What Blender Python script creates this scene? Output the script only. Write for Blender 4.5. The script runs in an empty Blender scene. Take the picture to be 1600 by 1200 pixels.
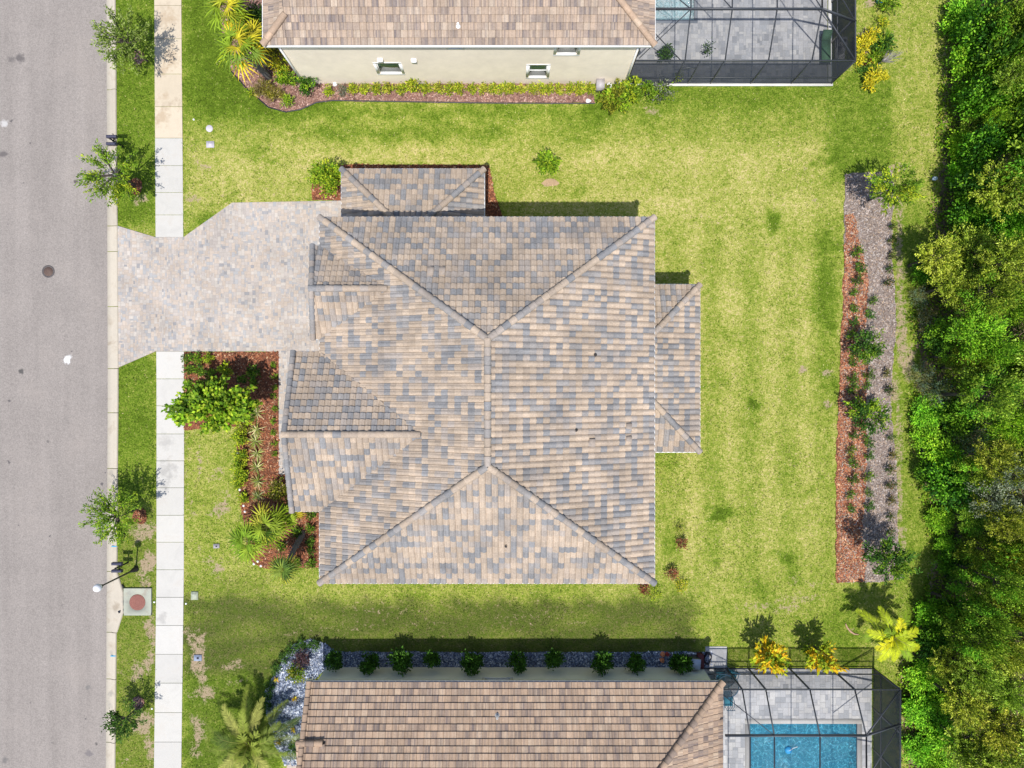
import bpy, math, random
import numpy as np
from mathutils import Vector, Matrix
from mathutils.geometry import tessellate_polygon

C = bpy.context.scene
COL = C.collection
RNG = np.random.default_rng(7)
random.seed(7)

# ------------------------------------------------------------------ camera, sky, sun
S, H = 27.5, 41.0                       # ground pixels per metre in the 1600 px photo, flying height
cam = bpy.data.cameras.new('camera')
camo = bpy.data.objects.new('camera', cam)
COL.objects.link(camo)
camo.location = (0, 0, H)
camo.rotation_euler = (0, 0, 0)
cam.sensor_width = 36
cam.lens = 36 * S * H / 1600
cam.clip_end = 2000
cam.clip_start = 0.5
C.camera = camo

KX, KY = 0.03, 0.378                    # shadow run per metre of height (east, north)
sund = Vector((-KX, -KY, 1)).normalized()
elev = math.asin(sund.z)
azim = math.atan2(sund.x, sund.y)
w = bpy.data.worlds.new('World')
C.world = w
w.use_nodes = True
nt = w.node_tree
bg = nt.nodes['Background']
sky = nt.nodes.new('ShaderNodeTexSky')
sky.sky_type = 'NISHITA'
sky.sun_disc = False
sky.sun_elevation = elev
sky.sun_rotation = azim % (2 * math.pi)
nt.links.new(sky.outputs[0], bg.inputs[0])
bg.inputs[1].default_value = 0.13
sl = bpy.data.lights.new('sun', 'SUN')
sl.energy = 4.1
sl.angle = math.radians(0.8)
sl.color = (1.0, 0.955, 0.885)
so = bpy.data.objects.new('sun', sl)
COL.objects.link(so)
so.location = (0, 0, 60)
so.rotation_euler = sund.to_track_quat('Z', 'Y').to_euler()
C.view_settings.view_transform = 'Standard'
C.view_settings.look = 'None'
C.view_settings.exposure = 0.35
C.view_settings.gamma = 1

# ------------------------------------------------------------------ helpers
def P(px, py, h=0.0):
    """world point whose height is h and that the photo shows at (px, py)"""
    z = 1 - h / H
    return np.array([(px - 800) / S * z, (600 - py) / S * z, h])

def unit(v):
    v = np.asarray(v, float)
    return v / (np.linalg.norm(v) + 1e-12)

class MB:
    def __init__(self):
        self.v, self.f, self.c, self.n = [], [], [], 0
    def add(self, verts, faces, col=(1, 1, 1)):
        verts = np.asarray(verts, float).reshape(-1, 3)
        if isinstance(faces, np.ndarray):
            self.f.append(faces + self.n)
            nf = len(faces)
            col = np.asarray(col, float)
            self.c.append(np.broadcast_to(col, (nf, 3)) if col.ndim == 1 else col)
        else:
            col = np.asarray(col, float)
            for i, fc in enumerate(faces):
                self.f.append(np.array([fc]) + self.n)
                self.c.append((col if col.ndim == 1 else col[i]).reshape(1, 3))
        self.v.append(verts)
        self.n += len(verts)
        return self
    def box(self, c, s, rz=0.0, col=(1, 1, 1), M=None):
        x, y, z = np.array(s) / 2
        v = np.array([[a * x, b * y, d * z] for d in (-1, 1) for a, b in ((-1, -1), (1, -1), (1, 1), (-1, 1))])
        if M is not None:
            v = v @ np.asarray(M).T
        elif rz:
            R = np.array([[math.cos(rz), -math.sin(rz), 0], [math.sin(rz), math.cos(rz), 0], [0, 0, 1]])
            v = v @ R.T
        f = np.array([[0, 3, 2, 1], [4, 5, 6, 7], [0, 1, 5, 4], [1, 2, 6, 5], [2, 3, 7, 6], [3, 0, 4, 7]])
        return self.add(v + np.array(c), f, col)
    def beam(self, p, q, wd, ht, col=(1, 1, 1)):
        p, q = np.array(p, float), np.array(q, float)
        d = q - p
        L = np.linalg.norm(d)
        d = d / L
        up = np.array([0, 0, 1.0]) if abs(d[2]) < .95 else np.array([0, 1.0, 0])
        s = unit(np.cross(d, up))
        u = np.cross(s, d)
        return self.box((p + q) / 2, (L, wd, ht), M=np.stack([d, s, u], 1), col=col)
    def tube(self, pts, rad, seg=6, col=(1, 1, 1), cap=True):
        pts = np.array(pts, float)
        n = len(pts)
        rad = np.broadcast_to(np.array(rad, float), (n,))
        vs = []
        t0 = unit(pts[-1] - pts[0])
        ref = np.array([0, 0, 1.0]) if abs(t0[2]) < .8 else np.array([1.0, 0, 0])
        for i in range(n):
            t = unit(pts[min(i + 1, n - 1)] - pts[max(i - 1, 0)])
            a = unit(np.cross(t, ref))
            b = np.cross(t, a)
            for k in range(seg):
                an = 2 * math.pi * k / seg
                vs.append(pts[i] + rad[i] * (math.cos(an) * a + math.sin(an) * b))
        fs = [[i * seg + k, i * seg + (k + 1) % seg, (i + 1) * seg + (k + 1) % seg, (i + 1) * seg + k]
              for i in range(n - 1) for k in range(seg)]
        self.add(vs, np.array(fs), col)
        if cap:
            m = len(vs)
            self.add(vs[:seg], [list(range(seg))[::-1]], col)
            self.add(vs[m - seg:], [list(range(seg))], col)
        return self
    def lathe(self, prof, c=(0, 0, 0), seg=20, col=(1, 1, 1)):
        c = np.array(c, float)
        vs, n = [], len(prof)
        for r, z in prof:
            for k in range(seg):
                a = 2 * math.pi * k / seg
                vs.append(c + np.array([r * math.cos(a), r * math.sin(a), z]))
        fs = [[i * seg + k, i * seg + (k + 1) % seg, (i + 1) * seg + (k + 1) % seg, (i + 1) * seg + k]
              for i in range(n - 1) for k in range(seg)]
        return self.add(vs, np.array(fs), col)
    def poly(self, pts, z=None, col=(1, 1, 1)):
        """flat polygon (xy or xyz), triangulated, facing up"""
        p3 = [Vector((p[0], p[1], p[2] if z is None else z)) for p in pts]
        tr = tessellate_polygon([p3])
        fs = []
        for a, b, c in tr:
            n = (p3[b] - p3[a]).cross(p3[c] - p3[a])
            fs.append([a, b, c] if n.z >= 0 else [a, c, b])
        return self.add([tuple(p) for p in p3], np.array(fs), col)
    def slab(self, pts, z0, z1, col=(1, 1, 1)):
        pts = [np.array([p[0], p[1]]) for p in pts]
        self.poly(pts, z1, col)
        n = len(pts)
        v = [[p[0], p[1], z0] for p in pts] + [[p[0], p[1], z1] for p in pts]
        area = sum(pts[i][0] * pts[(i + 1) % n][1] - pts[(i + 1) % n][0] * pts[i][1] for i in range(n))
        fs = [[i, (i + 1) % n, n + (i + 1) % n, n + i] for i in range(n)]
        if area < 0:
            fs = [f[::-1] for f in fs]
        return self.add(v, np.array(fs), col)
    def build(self, name, mat, parent=None, origin=None, smooth=False):
        """link as ONE object. world-space verts; origin = world location of the object (or of its parent root)"""
        V = np.concatenate(self.v) if self.v else np.zeros((0, 3))
        if parent is not None:
            off = np.array(ROOTPOS.get(parent.name, (0, 0, 0)), float)
        else:
            off = np.array(origin if origin is not None else (0, 0, 0), float)
        V = V - off
        me = bpy.data.meshes.new(name)
        me.vertices.add(len(V))
        me.vertices.foreach_set('co', V.astype(np.float32).ravel())
        loops = np.concatenate([f.ravel() for f in self.f])
        tot = np.concatenate([np.full(len(f), f.shape[1]) for f in self.f])
        st = np.concatenate([[0], np.cumsum(tot)[:-1]])
        me.loops.add(len(loops))
        me.loops.foreach_set('vertex_index', loops.astype(np.int32))
        me.polygons.add(len(tot))
        me.polygons.foreach_set('loop_start', st.astype(np.int32))
        me.update(calc_edges=True)
        a = me.attributes.new('tint', 'FLOAT_COLOR', 'FACE')
        cc = np.concatenate(self.c)
        cc = np.concatenate([cc, np.ones((len(cc), 1))], 1)
        a.data.foreach_set('color', cc.astype(np.float32).ravel())
        if smooth:
            me.polygons.foreach_set('use_smooth', np.ones(len(tot), bool))
        if isinstance(mat, (list, tuple)):
            for m_ in mat:
                me.materials.append(m_)
        else:
            me.materials.append(mat)
        o = bpy.data.objects.new(name, me)
        COL.objects.link(o)
        if parent is not None:
            o.parent = parent
            if parent.name in ROOTPOS:
                ROOTPOS[o.name] = ROOTPOS[parent.name]
        else:
            o.location = off
            ROOTPOS[o.name] = tuple(off)
        return o

ROOTPOS = {}

def tag(o, label=None, cat=None, group=None, kind=None):
    if label: o['label'] = label
    if cat: o['category'] = cat
    if group: o['group'] = group
    if kind: o['kind'] = kind
    return o

def root(name, loc, label=None, cat=None, group=None):
    o = bpy.data.objects.new(name, None)
    COL.objects.link(o)
    o.empty_display_size = 0.3
    o.location = tuple(float(a) for a in loc)
    ROOTPOS[o.name] = tuple(float(a) for a in loc)
    return tag(o, label, cat, group)

def struct(mb, name, mat, kind='structure', label=None, cat=None, smooth=False):
    o = mb.build(name, mat, smooth=smooth)
    o['kind'] = kind
    if label: o['label'] = label
    if cat: o['category'] = cat
    return o

USED = set()
def place(proto, loc, rz=0.0, sc=1.0, label=None, group=None, color=None, cat=None, tilt=None):
    """first call moves the prototype itself, later calls copy it with its parts"""
    if proto.name not in USED:
        USED.add(proto.name)
        r = proto
        kids = list(KIDS.get(proto.name, []))
    else:
        r = proto.copy()
        COL.objects.link(r)
        kids = []
        for ch in KIDS.get(proto.name, []):
            c = ch.copy()
            COL.objects.link(c)
            c.parent = r
            kids.append(c)
    r.location = tuple(float(a) for a in loc)
    r.rotation_euler = (tilt[0], tilt[1], rz) if tilt else (0, 0, rz)
    r.scale = (sc, sc, sc) if not isinstance(sc, (tuple, list)) else sc
    if label: r['label'] = label
    if group: r['group'] = group
    if cat: r['category'] = cat
    if color is not None:
        r.color = (*color, 1)
        for c in kids:
            if c.name.startswith(('crown', 'foliage', 'frond')):
                c.color = (*color, 1)
    return r
KIDS = {}

def ordn(i):
    return ['first', 'second', 'third', 'fourth', 'fifth', 'sixth', 'seventh', 'eighth', 'ninth', 'tenth', 'eleventh',
            'twelfth', 'thirteenth', 'fourteenth', 'fifteenth', 'sixteenth', 'seventeenth', 'eighteenth', 'nineteenth',
            'twentieth', 'twenty-first', 'twenty-second', 'twenty-third', 'twenty-fourth', 'twenty-fifth'][i]

# ------------------------------------------------------------------ materials
def newmat(name):
    m = bpy.data.materials.new(name)
    m.use_nodes = True
    nt = m.node_tree
    b = nt.nodes['Principled BSDF']
    return m, nt, b

def N(nt, t, **kw):
    n = nt.nodes.new(t)
    for k, v in kw.items():
        setattr(n, k, v)
    return n

def noise(nt, scale, detail=3, rough=.6, vec=None, dist=0):
    n = N(nt, 'ShaderNodeTexNoise')
    n.inputs['Scale'].default_value = scale
    n.inputs['Detail'].default_value = detail
    n.inputs['Roughness'].default_value = rough
    n.inputs['Distortion'].default_value = dist
    if vec is not None:
        nt.links.new(vec, n.inputs['Vector'])
    return n

def maprange(nt, src, a, b, c, d, clamp=True):
    n = N(nt, 'ShaderNodeMapRange')
    n.clamp = clamp
    for i, x in zip((1, 2, 3, 4), (a, b, c, d)):
        n.inputs[i].default_value = x
    nt.links.new(src, n.inputs[0])
    return n.outputs[0]

def mixc(nt, fac, a, b, mode='MIX'):
    n = N(nt, 'ShaderNodeMix')
    n.data_type = 'RGBA'
    n.blend_type = mode
    if isinstance(fac, (int, float)): n.inputs[0].default_value = fac
    else: nt.links.new(fac, n.inputs[0])
    for i, x in ((6, a), (7, b)):
        if isinstance(x, (tuple, list)): n.inputs[i].default_value = (*x[:3], 1)
        else: nt.links.new(x, n.inputs[i])
    return n.outputs[2]

def math_(nt, op, a, b=None):
    n = N(nt, 'ShaderNodeMath', operation=op)
    for i, x in enumerate((a, b)):
        if x is None: continue
        if isinstance(x, (int, float)): n.inputs[i].default_value = x
        else: nt.links.new(x, n.inputs[i])
    return n.outputs[0]

def geo_pos(nt):
    return N(nt, 'ShaderNodeNewGeometry').outputs['Position']

def bump(nt, b, src, strength, dist):
    n = N(nt, 'ShaderNodeBump')
    n.inputs['Strength'].default_value = strength
    n.inputs['Distance'].default_value = dist
    nt.links.new(src, n.inputs['Height'])
    nt.links.new(n.outputs[0], b.inputs['Normal'])

def mat_tint(name, rough=.8, nscale=8, namt=.25, big=1.2, bamt=.15, bmp=.0, spec=.3, objcol=False, transl=0.0, base=(1, 1, 1), metal=0):
    """colour from the per-face tint attribute, broken up by two noises"""
    m, nt, b = newmat(name)
    at = N(nt, 'ShaderNodeAttribute', attribute_name='tint')
    pos = geo_pos(nt)
    n1 = noise(nt, nscale, 4, .65, pos)
    n2 = noise(nt, big, 3, .6, pos)
    f1 = maprange(nt, n1.outputs[0], .3, .7, 1 - namt, 1 + namt)
    f2 = maprange(nt, n2.outputs[0], .3, .7, 1 - bamt, 1 + bamt)
    f = math_(nt, 'MULTIPLY', f1, f2)
    c = mixc(nt, 1.0, at.outputs['Color'], f, 'MULTIPLY')
    if base != (1, 1, 1):
        c = mixc(nt, 1.0, c, base, 'MULTIPLY')
    if objcol:
        oi = N(nt, 'ShaderNodeObjectInfo')
        c = mixc(nt, 1.0, c, oi.outputs['Color'], 'MULTIPLY')
    nt.links.new(c, b.inputs['Base Color'])
    b.inputs['Roughness'].default_value = rough
    b.inputs['Specular IOR Level'].default_value = spec
    b.inputs['Metallic'].default_value = metal
    if bmp:
        bump(nt, b, n1.outputs[0], bmp, .02)
    if transl:
        out = nt.nodes['Material Output']
        tr = N(nt, 'ShaderNodeBsdfTranslucent')
        tc = mixc(nt, 1.0, c, (1.15, 1.2, .5), 'MULTIPLY')
        nt.links.new(tc, tr.inputs[0])
        mx = N(nt, 'ShaderNodeMixShader')
        mx.inputs[0].default_value = transl
        nt.links.new(b.outputs[0], mx.inputs[1])
        nt.links.new(tr.outputs[0], mx.inputs[2])
        nt.links.new(mx.outputs[0], out.inputs[0])
    return m

def mat_plain(name, col, rough=.6, nscale=6, namt=.12, bmp=0, spec=.4, metal=0):
    m, nt, b = newmat(name)
    pos = geo_pos(nt)
    n1 = noise(nt, nscale, 4, .65, pos)
    n2 = noise(nt, nscale * .15, 3, .6, pos)
    f = math_(nt, 'MULTIPLY', maprange(nt, n1.outputs[0], .3, .7, 1 - namt, 1 + namt),
              maprange(nt, n2.outputs[0], .3, .7, 1 - namt * .7, 1 + namt * .7))
    nt.links.new(mixc(nt, 1.0, col, f, 'MULTIPLY'), b.inputs['Base Color'])
    b.inputs['Roughness'].default_value = rough
    b.inputs['Specular IOR Level'].default_value = spec
    b.inputs['Metallic'].default_value = metal
    if bmp:
        bump(nt, b, n1.outputs[0], bmp, .02)
    return m

M_TILE = mat_tint('roof_tile_main', .85, 14, .18, .6, .16, .15, .15)
M_TILE2 = mat_tint('roof_tile_neighbour', .85, 12, .14, .8, .10, .15, .2)
M_LEAF = mat_tint('leaves', .6, 5, .25, 1.6, .22, 0, .12, objcol=True, transl=.22)
M_BARK = mat_plain('bark', (.075, .062, .052), .9, 14, .35, .4)
M_BARKG = mat_plain('grey_bark', (.30, .28, .27), .9, 14, .35, .4)
M_PALMBARK = mat_tint('palm_bark', .9, 20, .4, 3, .2, .3)
M_PAVER = mat_tint('pavers', .85, 25, .10, .45, .15, .1, .2)
M_DECK = mat_tint('pool_deck_pavers', .8, 18, .12, .7, .12, .1, .25)
M_CHIP = mat_tint('mulch_chips', .9, 30, .2, 1.5, .2)
M_STONE = mat_tint('gravel_stones', .75, 40, .2, 1.5, .15)
M_STUCCO = mat_plain('cream_stucco', (.85, .755, .63), .9, 1.6, .06, .1)
M_STUCCO2 = mat_plain('green_grey_stucco', (.66, .66, .57), .9, 1.6, .05, .1)
M_STUCCO3 = mat_plain('beige_stucco', (.52, .47, .40), .9, 1.6, .05, .1)
M_WHITE = mat_plain('white_paint', (.78, .78, .78), .5, 6, .05)
M_TRIM = mat_plain('grey_trim', (.45, .45, .45), .6, 6, .06)
M_BRONZE = mat_plain('dark_aluminium', (.045, .05, .06), .45, 8, .1, spec=.5)
M_BLACK = mat_plain('black_metal', (.012, .013, .022), .4, 8, .1, spec=.5)
M_GLASS, _nt, _b = newmat('window_glass')
_b.inputs['Base Color'].default_value = (.03, .06, .035, 1)
_b.inputs['Roughness'].default_value = .08
_b.inputs['Specular IOR Level'].default_value = .8

def mat_screen(name, cover, col=(.04, .045, .055)):
    m, nt, b = newmat(name)
    out = nt.nodes['Material Output']
    nt.nodes.remove(b)
    d = N(nt, 'ShaderNodeBsdfDiffuse')
    d.inputs[0].default_value = (*col, 1)
    t = N(nt, 'ShaderNodeBsdfTransparent')
    mx = N(nt, 'ShaderNodeMixShader')
    pos = geo_pos(nt)
    n1 = noise(nt, .7, 3, .6, pos)
    nt.links.new(maprange(nt, n1.outputs[0], .3, .7, cover - .03, cover + .03), mx.inputs[0])
    nt.links.new(t.outputs[0], mx.inputs[1])
    nt.links.new(d.outputs[0], mx.inputs[2])
    nt.links.new(mx.outputs[0], out.inputs[0])
    return m
M_SCREEN = mat_screen('insect_screen', .16)
M_SCREEND = mat_screen('dense_south_screen', .73, (.055, .062, .078))  # oblique-view darkness of the side walls set into the mesh cover
M_SCREENE = mat_screen('dense_east_screen', .965, (.05, .055, .06))
M_SCREENM = mat_screen('side_screen', .40, (.07, .075, .08))

# asphalt
M_ASPH, nt, b = newmat('asphalt')
pos = geo_pos(nt)
a1 = noise(nt, 16, 3, .75, pos)
a2 = noise(nt, .35, 4, .6, pos)
mp = N(nt, 'ShaderNodeMapping')
mp.inputs['Scale'].default_value = (1.1, .05, 1)
nt.links.new(pos, mp.inputs[0])
a3 = noise(nt, 1.0, 3, .6, mp.outputs[0])
f = math_(nt, 'MULTIPLY', maprange(nt, a1.outputs[0], .3, .7, .74, 1.26), maprange(nt, a2.outputs[0], .3, .7, .93, 1.07))
f = math_(nt, 'MULTIPLY', f, maprange(nt, a3.outputs[0], .3, .7, .92, 1.08))
c = mixc(nt, 1.0, (.248, .222, .204), f, 'MULTIPLY')
c = mixc(nt, maprange(nt, a2.outputs[0], .55, .75, 0, .35), c, (.27, .235, .21))
a4 = noise(nt, 1.7, 2, .5, pos)
c = mixc(nt, maprange(nt, a4.outputs[0], .735, .77, 0, .75), c, (.07, .065, .07))
def spot(c, x, y, r, col, soft=.5, fac=1.0, wob=.9, nt=None, pos=None):
    nt = nt or globals()['nt']; pos = pos or globals()['pos']
    sb = N(nt, 'ShaderNodeVectorMath', operation='SUBTRACT')
    nt.links.new(pos, sb.inputs[0])
    sb.inputs[1].default_value = (x, y, 0)
    ln = N(nt, 'ShaderNodeVectorMath', operation='LENGTH')
    nt.links.new(sb.outputs[0], ln.inputs[0])
    wn = noise(nt, 3.5, 3, .6, pos)
    d = math_(nt, 'ADD', ln.outputs[1], maprange(nt, wn.outputs[0], .3, .7, -r * wob * .5, r * wob * .5))
    return mixc(nt, maprange(nt, d, r * 1.15, r * soft, 0, fac), c, col)
for (px, py, r, col, fac) in [(104, 563, .22, (.75, .75, .75), .95), (107, 558, .16, (.6, .6, .6), .6), (6, 192, .22, (.5, .49, .48), .7), (30, 90, .3, (.1, .09, .09), .8),
                              (17, 92, .2, (.1, .09, .09), .6), (118, 284, .14, (.06, .05, .05), .8), (4, 240, .22, (.1, .09, .09), .8),
                              (33, 580, .16, (.05, .05, .05), .8), (74, 690, .1, (.06, .06, .06), .6), (150, 1163, .1, (.05, .05, .05), .8),
                              (139, 1178, .22, (.12, .11, .12), .6), (6, 1188, .2, (.1, .1, .1), .6), (137, 1075, .15, (.12, .12, .12), .5)]:
    q = P(px, py)
    c = spot(c, q[0], q[1], r, col, .55, fac)
nt.links.new(c, b.inputs['Base Color'])
b.inputs['Roughness'].default_value = .9
b.inputs['Specular IOR Level'].default_value = .2
bump(nt, b, a1.outputs[0], .35, .01)

# concrete
GD, BD = (.22, .21, .20), (.33, .23, .14)
CSPOTS = [(258, 690, .5, .35, GD), (262, 735, .6, .45, GD), (256, 758, .4, .3, GD), (255, 965, .35, .4, GD), (267, 90, .6, .5, BD), (262, 28, .6, .45, BD), (255, 110, .4, .4, BD), (252, 185, .5, .5, BD),
          (256, 150, .3, .35, BD), (173, 1085, .22, .5, GD), (172, 1100, .22, .5, GD), (174, 740, .2, .4, GD), (174, 752, .2, .4, GD), (176, 1020, .18, .4, GD), (182, 948, .3, .5, (.2, .15, .1)), (205, 925, .3, .45, GD), (198, 938, .25, .5, GD), (231, 925, .3, .4, GD)]
def mat_conc(name, bmp=.12, stain=.5):
    m, nt, b = newmat(name)
    at = N(nt, 'ShaderNodeAttribute', attribute_name='tint')
    pos = geo_pos(nt)
    n1 = noise(nt, 30, 3, .7, pos)
    n2 = noise(nt, 1.1, 5, .7, pos, .6)
    f = math_(nt, 'MULTIPLY', maprange(nt, n1.outputs[0], .3, .7, .93, 1.06), maprange(nt, n2.outputs[0], .3, .7, .90, 1.05))
    c = mixc(nt, 1.0, at.outputs['Color'], f, 'MULTIPLY')
    sp = N(nt, 'ShaderNodeSeparateColor')
    nt.links.new(at.outputs['Color'], sp.inputs[0])
    old = maprange(nt, sp.outputs[2], .44, .30, .28, 1)     # weathered panels are the ones with little blue
    st = math_(nt, 'MULTIPLY', maprange(nt, n2.outputs[0], .52, .72, 0, stain), old)
    c = mixc(nt, st, c, (.27, .21, .15))
    for (px_, py_, r_, f_, cc) in CSPOTS:
        q_ = P(px_, py_)
        c = spot(c, q_[0], q_[1], r_, cc, .2, f_, 1.3, nt, pos)
    nt.links.new(c, b.inputs['Base Color'])
    b.inputs['Roughness'].default_value = .85
    b.inputs['Specular IOR Level'].default_value = .25
    bump(nt, b, n1.outputs[0], bmp, .01)
    return m
M_CONC = mat_conc('concrete', .12, .85)

# lawn
M_LAWN, nt, b = newmat('lawn_grass')
at = N(nt, 'ShaderNodeAttribute', attribute_name='wear')
sp = N(nt, 'ShaderNodeSeparateColor')
nt.links.new(at.outputs['Color'], sp.inputs[0])
pos = geo_pos(nt)
g1 = noise(nt, .55, 4, .6, pos)
g2 = noise(nt, 3.2, 5, .75, pos)
g3 = noise(nt, 11, 3, .8, pos)
dry = math_(nt, 'ADD', sp.outputs[0], maprange(nt, g1.outputs[0], .3, .7, -.11, .11))
dry = math_(nt, 'ADD', dry, maprange(nt, g2.outputs[0], .3, .7, -.26, .26))
dry = math_(nt, 'ADD', dry, maprange(nt, g3.outputs[0], .3, .7, -.30, .30))
cr = N(nt, 'ShaderNodeValToRGB')
nt.links.new(dry, cr.inputs[0])
el = cr.color_ramp.elements
el[0].position = 0.0; el[0].color = (.070, .115, .008, 1)
el[1].position = 1.0; el[1].color = (.58, .47, .23, 1)
for p_, c_ in ((.25, (.115, .190, .014, 1)), (.5, (.228, .275, .040, 1)), (.72, (.37, .365, .095, 1))):
    e = el.new(p_); e.color = c_
c = cr.outputs[0]
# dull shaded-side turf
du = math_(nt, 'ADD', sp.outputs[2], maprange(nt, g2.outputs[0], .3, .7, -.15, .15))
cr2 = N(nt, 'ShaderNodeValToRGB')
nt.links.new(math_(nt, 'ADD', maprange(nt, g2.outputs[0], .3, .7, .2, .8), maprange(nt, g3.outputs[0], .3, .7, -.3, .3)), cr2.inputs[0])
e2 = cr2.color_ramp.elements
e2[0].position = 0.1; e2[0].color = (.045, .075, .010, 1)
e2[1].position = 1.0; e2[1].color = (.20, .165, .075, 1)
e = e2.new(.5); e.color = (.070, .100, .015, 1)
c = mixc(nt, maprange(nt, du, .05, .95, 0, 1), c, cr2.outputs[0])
# bare / thatch
br = math_(nt, 'ADD', sp.outputs[1], maprange(nt, g2.outputs[0], .3, .7, -.42, .42))
br = math_(nt, 'ADD', br, maprange(nt, g3.outputs[0], .3, .7, -.22, .22))
cb = mixc(nt, maprange(nt, g3.outputs[0], .3, .7, 0, 1), (.26, .19, .12), (.44, .34, .24))
c = mixc(nt, maprange(nt, br, .35, .62, 0, .92), c, cb)
nt.links.new(c, b.inputs['Base Color'])
b.inputs['Roughness'].default_value = .95
b.inputs['Specular IOR Level'].default_value = .1
g4 = noise(nt, 22, 3, .8, pos)
bump(nt, b, g4.outputs[0], .9, .05)

M_GRASS = mat_tint('grass_blades', .8, 2, .2, .5, .1, 0, .15, transl=.2)
M_SOIL = mat_plain('forest_floor', (.15, .115, .065), .95, 5, .5, .5)
M_MULCHBASE = mat_plain('mulch_base_red', (.14, .055, .032), .95, 14, .4, .5)
M_MULCHBASE2 = mat_plain('mulch_base_pink', (.20, .11, .09), .95, 14, .35, .5)
M_MULCHBASE3 = mat_plain('mulch_base_grey', (.19, .155, .14), .95, 14, .35, .5)
M_GRAVELBASE = mat_plain('gravel_base', (.13, .14, .18), .95, 14, .4, .5)
M_GROUND = mat_plain('distant_grass', (.17, .20, .03), .95, 3, .3, .3)

# ------------------------------------------------------------------ ground, road, curb, sidewalk
g = MB(); g.slab([(-400, -400), (400, -400), (400, 400), (-400, 400)], -.6, -.05)
struct(g, 'ground', M_GROUND)

def lerpx(tab, py):
    ys = [t[0] for t in tab]; xs = [t[1] for t in tab]
    return float(np.interp(py, ys, xs))
ROADX = [(-600, 163), (0, 166), (300, 167), (600, 168), (900, 166.5), (1200, 165), (1800, 163)]
CURBX = [(-600, 178), (0, 181), (300, 183.5), (600, 185.5), (900, 183.5), (1200, 180.5), (1800, 178)]
SWL = [(-600, 239), (0, 241.5), (350, 243.5), (600, 245), (900, 245), (1200, 241), (1800, 238)]
SWR = [(-600, 281), (0, 283.5), (350, 286.5), (600, 288), (900, 287.5), (1200, 283.5), (1800, 281)]

# lawn grid
X0, X1, Y0, Y1, ST = P(160, 0)[0], P(1760, 0)[0], P(0, 1350)[1], P(0, -160)[1], .22
nx, ny = int((X1 - X0) / ST) + 1, int((Y1 - Y0) / ST) + 1
xs = np.linspace(X0, X1, nx); ys = np.linspace(Y0, Y1, ny)
GX, GY = np.meshgrid(xs, ys)
PX, PY = GX * S + 800, 600 - GY * S
def sstep(a, b, x):
    t = np.clip((x - a) / (b - a), 0, 1)
    return t * t * (3 - 2 * t)
WX = PX + 5 * np.sin(PY * .11 + 1.3 * np.sin(PX * .06)) + 3 * np.sin(PY * .31 + PX * .13)
WY = PY + 5 * np.sin(PX * .09 + 1.1 * np.sin(PY * .07)) + 3 * np.sin(PX * .27 - PY * .15)
def rect(x0, x1, y0, y1, f=14, fy=None):
    fy = fy or f
    X_, Y_ = (WX if f > 10 else PX), WY
    return sstep(x0 - f, x0 + f, X_) * (1 - sstep(x1 - f, x1 + f, X_)) * sstep(y0 - fy, y0 + fy, Y_) * (1 - sstep(y1 - fy, y1 + fy, Y_))
def blob(x, y, r, ry=None):
    ry = ry or r
    th = np.arctan2(PY - y, PX - x)
    d = np.sqrt(((PX - x) / r) ** 2 + ((PY - y) / ry) ** 2) * (1 + .28 * np.sin(2 * th + x) + .18 * np.sin(5 * th + y))
    return 1 - sstep(.45, 1.25, d)
DRY = np.full(PX.shape, .50)
DRY += (.60 - DRY) * rect(780, 1330, 225, 900, 45)
DRY += (.66 - DRY) * rect(860, 1260, 230, 330, 50, 25)
DRY += (.56 - DRY) * rect(1030, 1310, 560, 900, 30)
DRY += (.26 - DRY) * rect(1295, 1394, 120, 285, 16, 14)
DRY += (.28 - DRY) * rect(1000, 1300, 132, 165, 30, 10)
DRY += (.44 - DRY) * rect(1270, 1316, 330, 620, 12, 30)
DRY += (.10 - DRY) * rect(288, 520, -200, 185, 22)
DRY += (.26 - DRY) * rect(420, 930, 165, 188, 14, 12)
DRY += (.50 - DRY) * rect(470, 930, 186, 200, 14, 6)
DRY += (.33 - DRY) * rect(470, 800, 200, 215, 20, 6)
DRY += (.66 - DRY) * rect(400, 760, 225, 262, 30, 10)
DRY += (.64 - DRY) * rect(288, 490, 230, 330, 20, 16)
DRY += (.27 - DRY) * rect(930, 1300, 130, 176, 30)
DRY += (.55 - DRY) * rect(1400, 1500, -200, 330, 10, 20)
DRY += (.38 - DRY) * rect(1392, 1480, 330, 1000, 14, 30)
DRY += (.20 - DRY) * rect(160, 244, -200, 350, 6, 20)
DRY += (.24 - DRY) * rect(160, 245, 560, 780, 6, 10)
DRY += (.42 - DRY) * rect(160, 245, 780, 1250, 6, 20)
DRY += (.52 - DRY) * rect(288, 372, 660, 900, 10)
DRY += (.48 - DRY) * rect(500, 1020, 905, 935, 30, 8)
DRY += (.46 - DRY) * rect(1100, 1400, 960, 1050, 20)
DRY += (.20 - DRY) * rect(288, 440, 1050, 1250, 12)
DRY += (.5 - DRY) * rect(1130, 1330, 900, 960, 20)
DRY += .08 * np.sin(PX / 9.5 + .8) * rect(1040, 1320, 360, 900, 30)
DRY += .04 * np.sin(PY / 12.0) * rect(500, 1300, 150, 330, 30)
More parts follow.
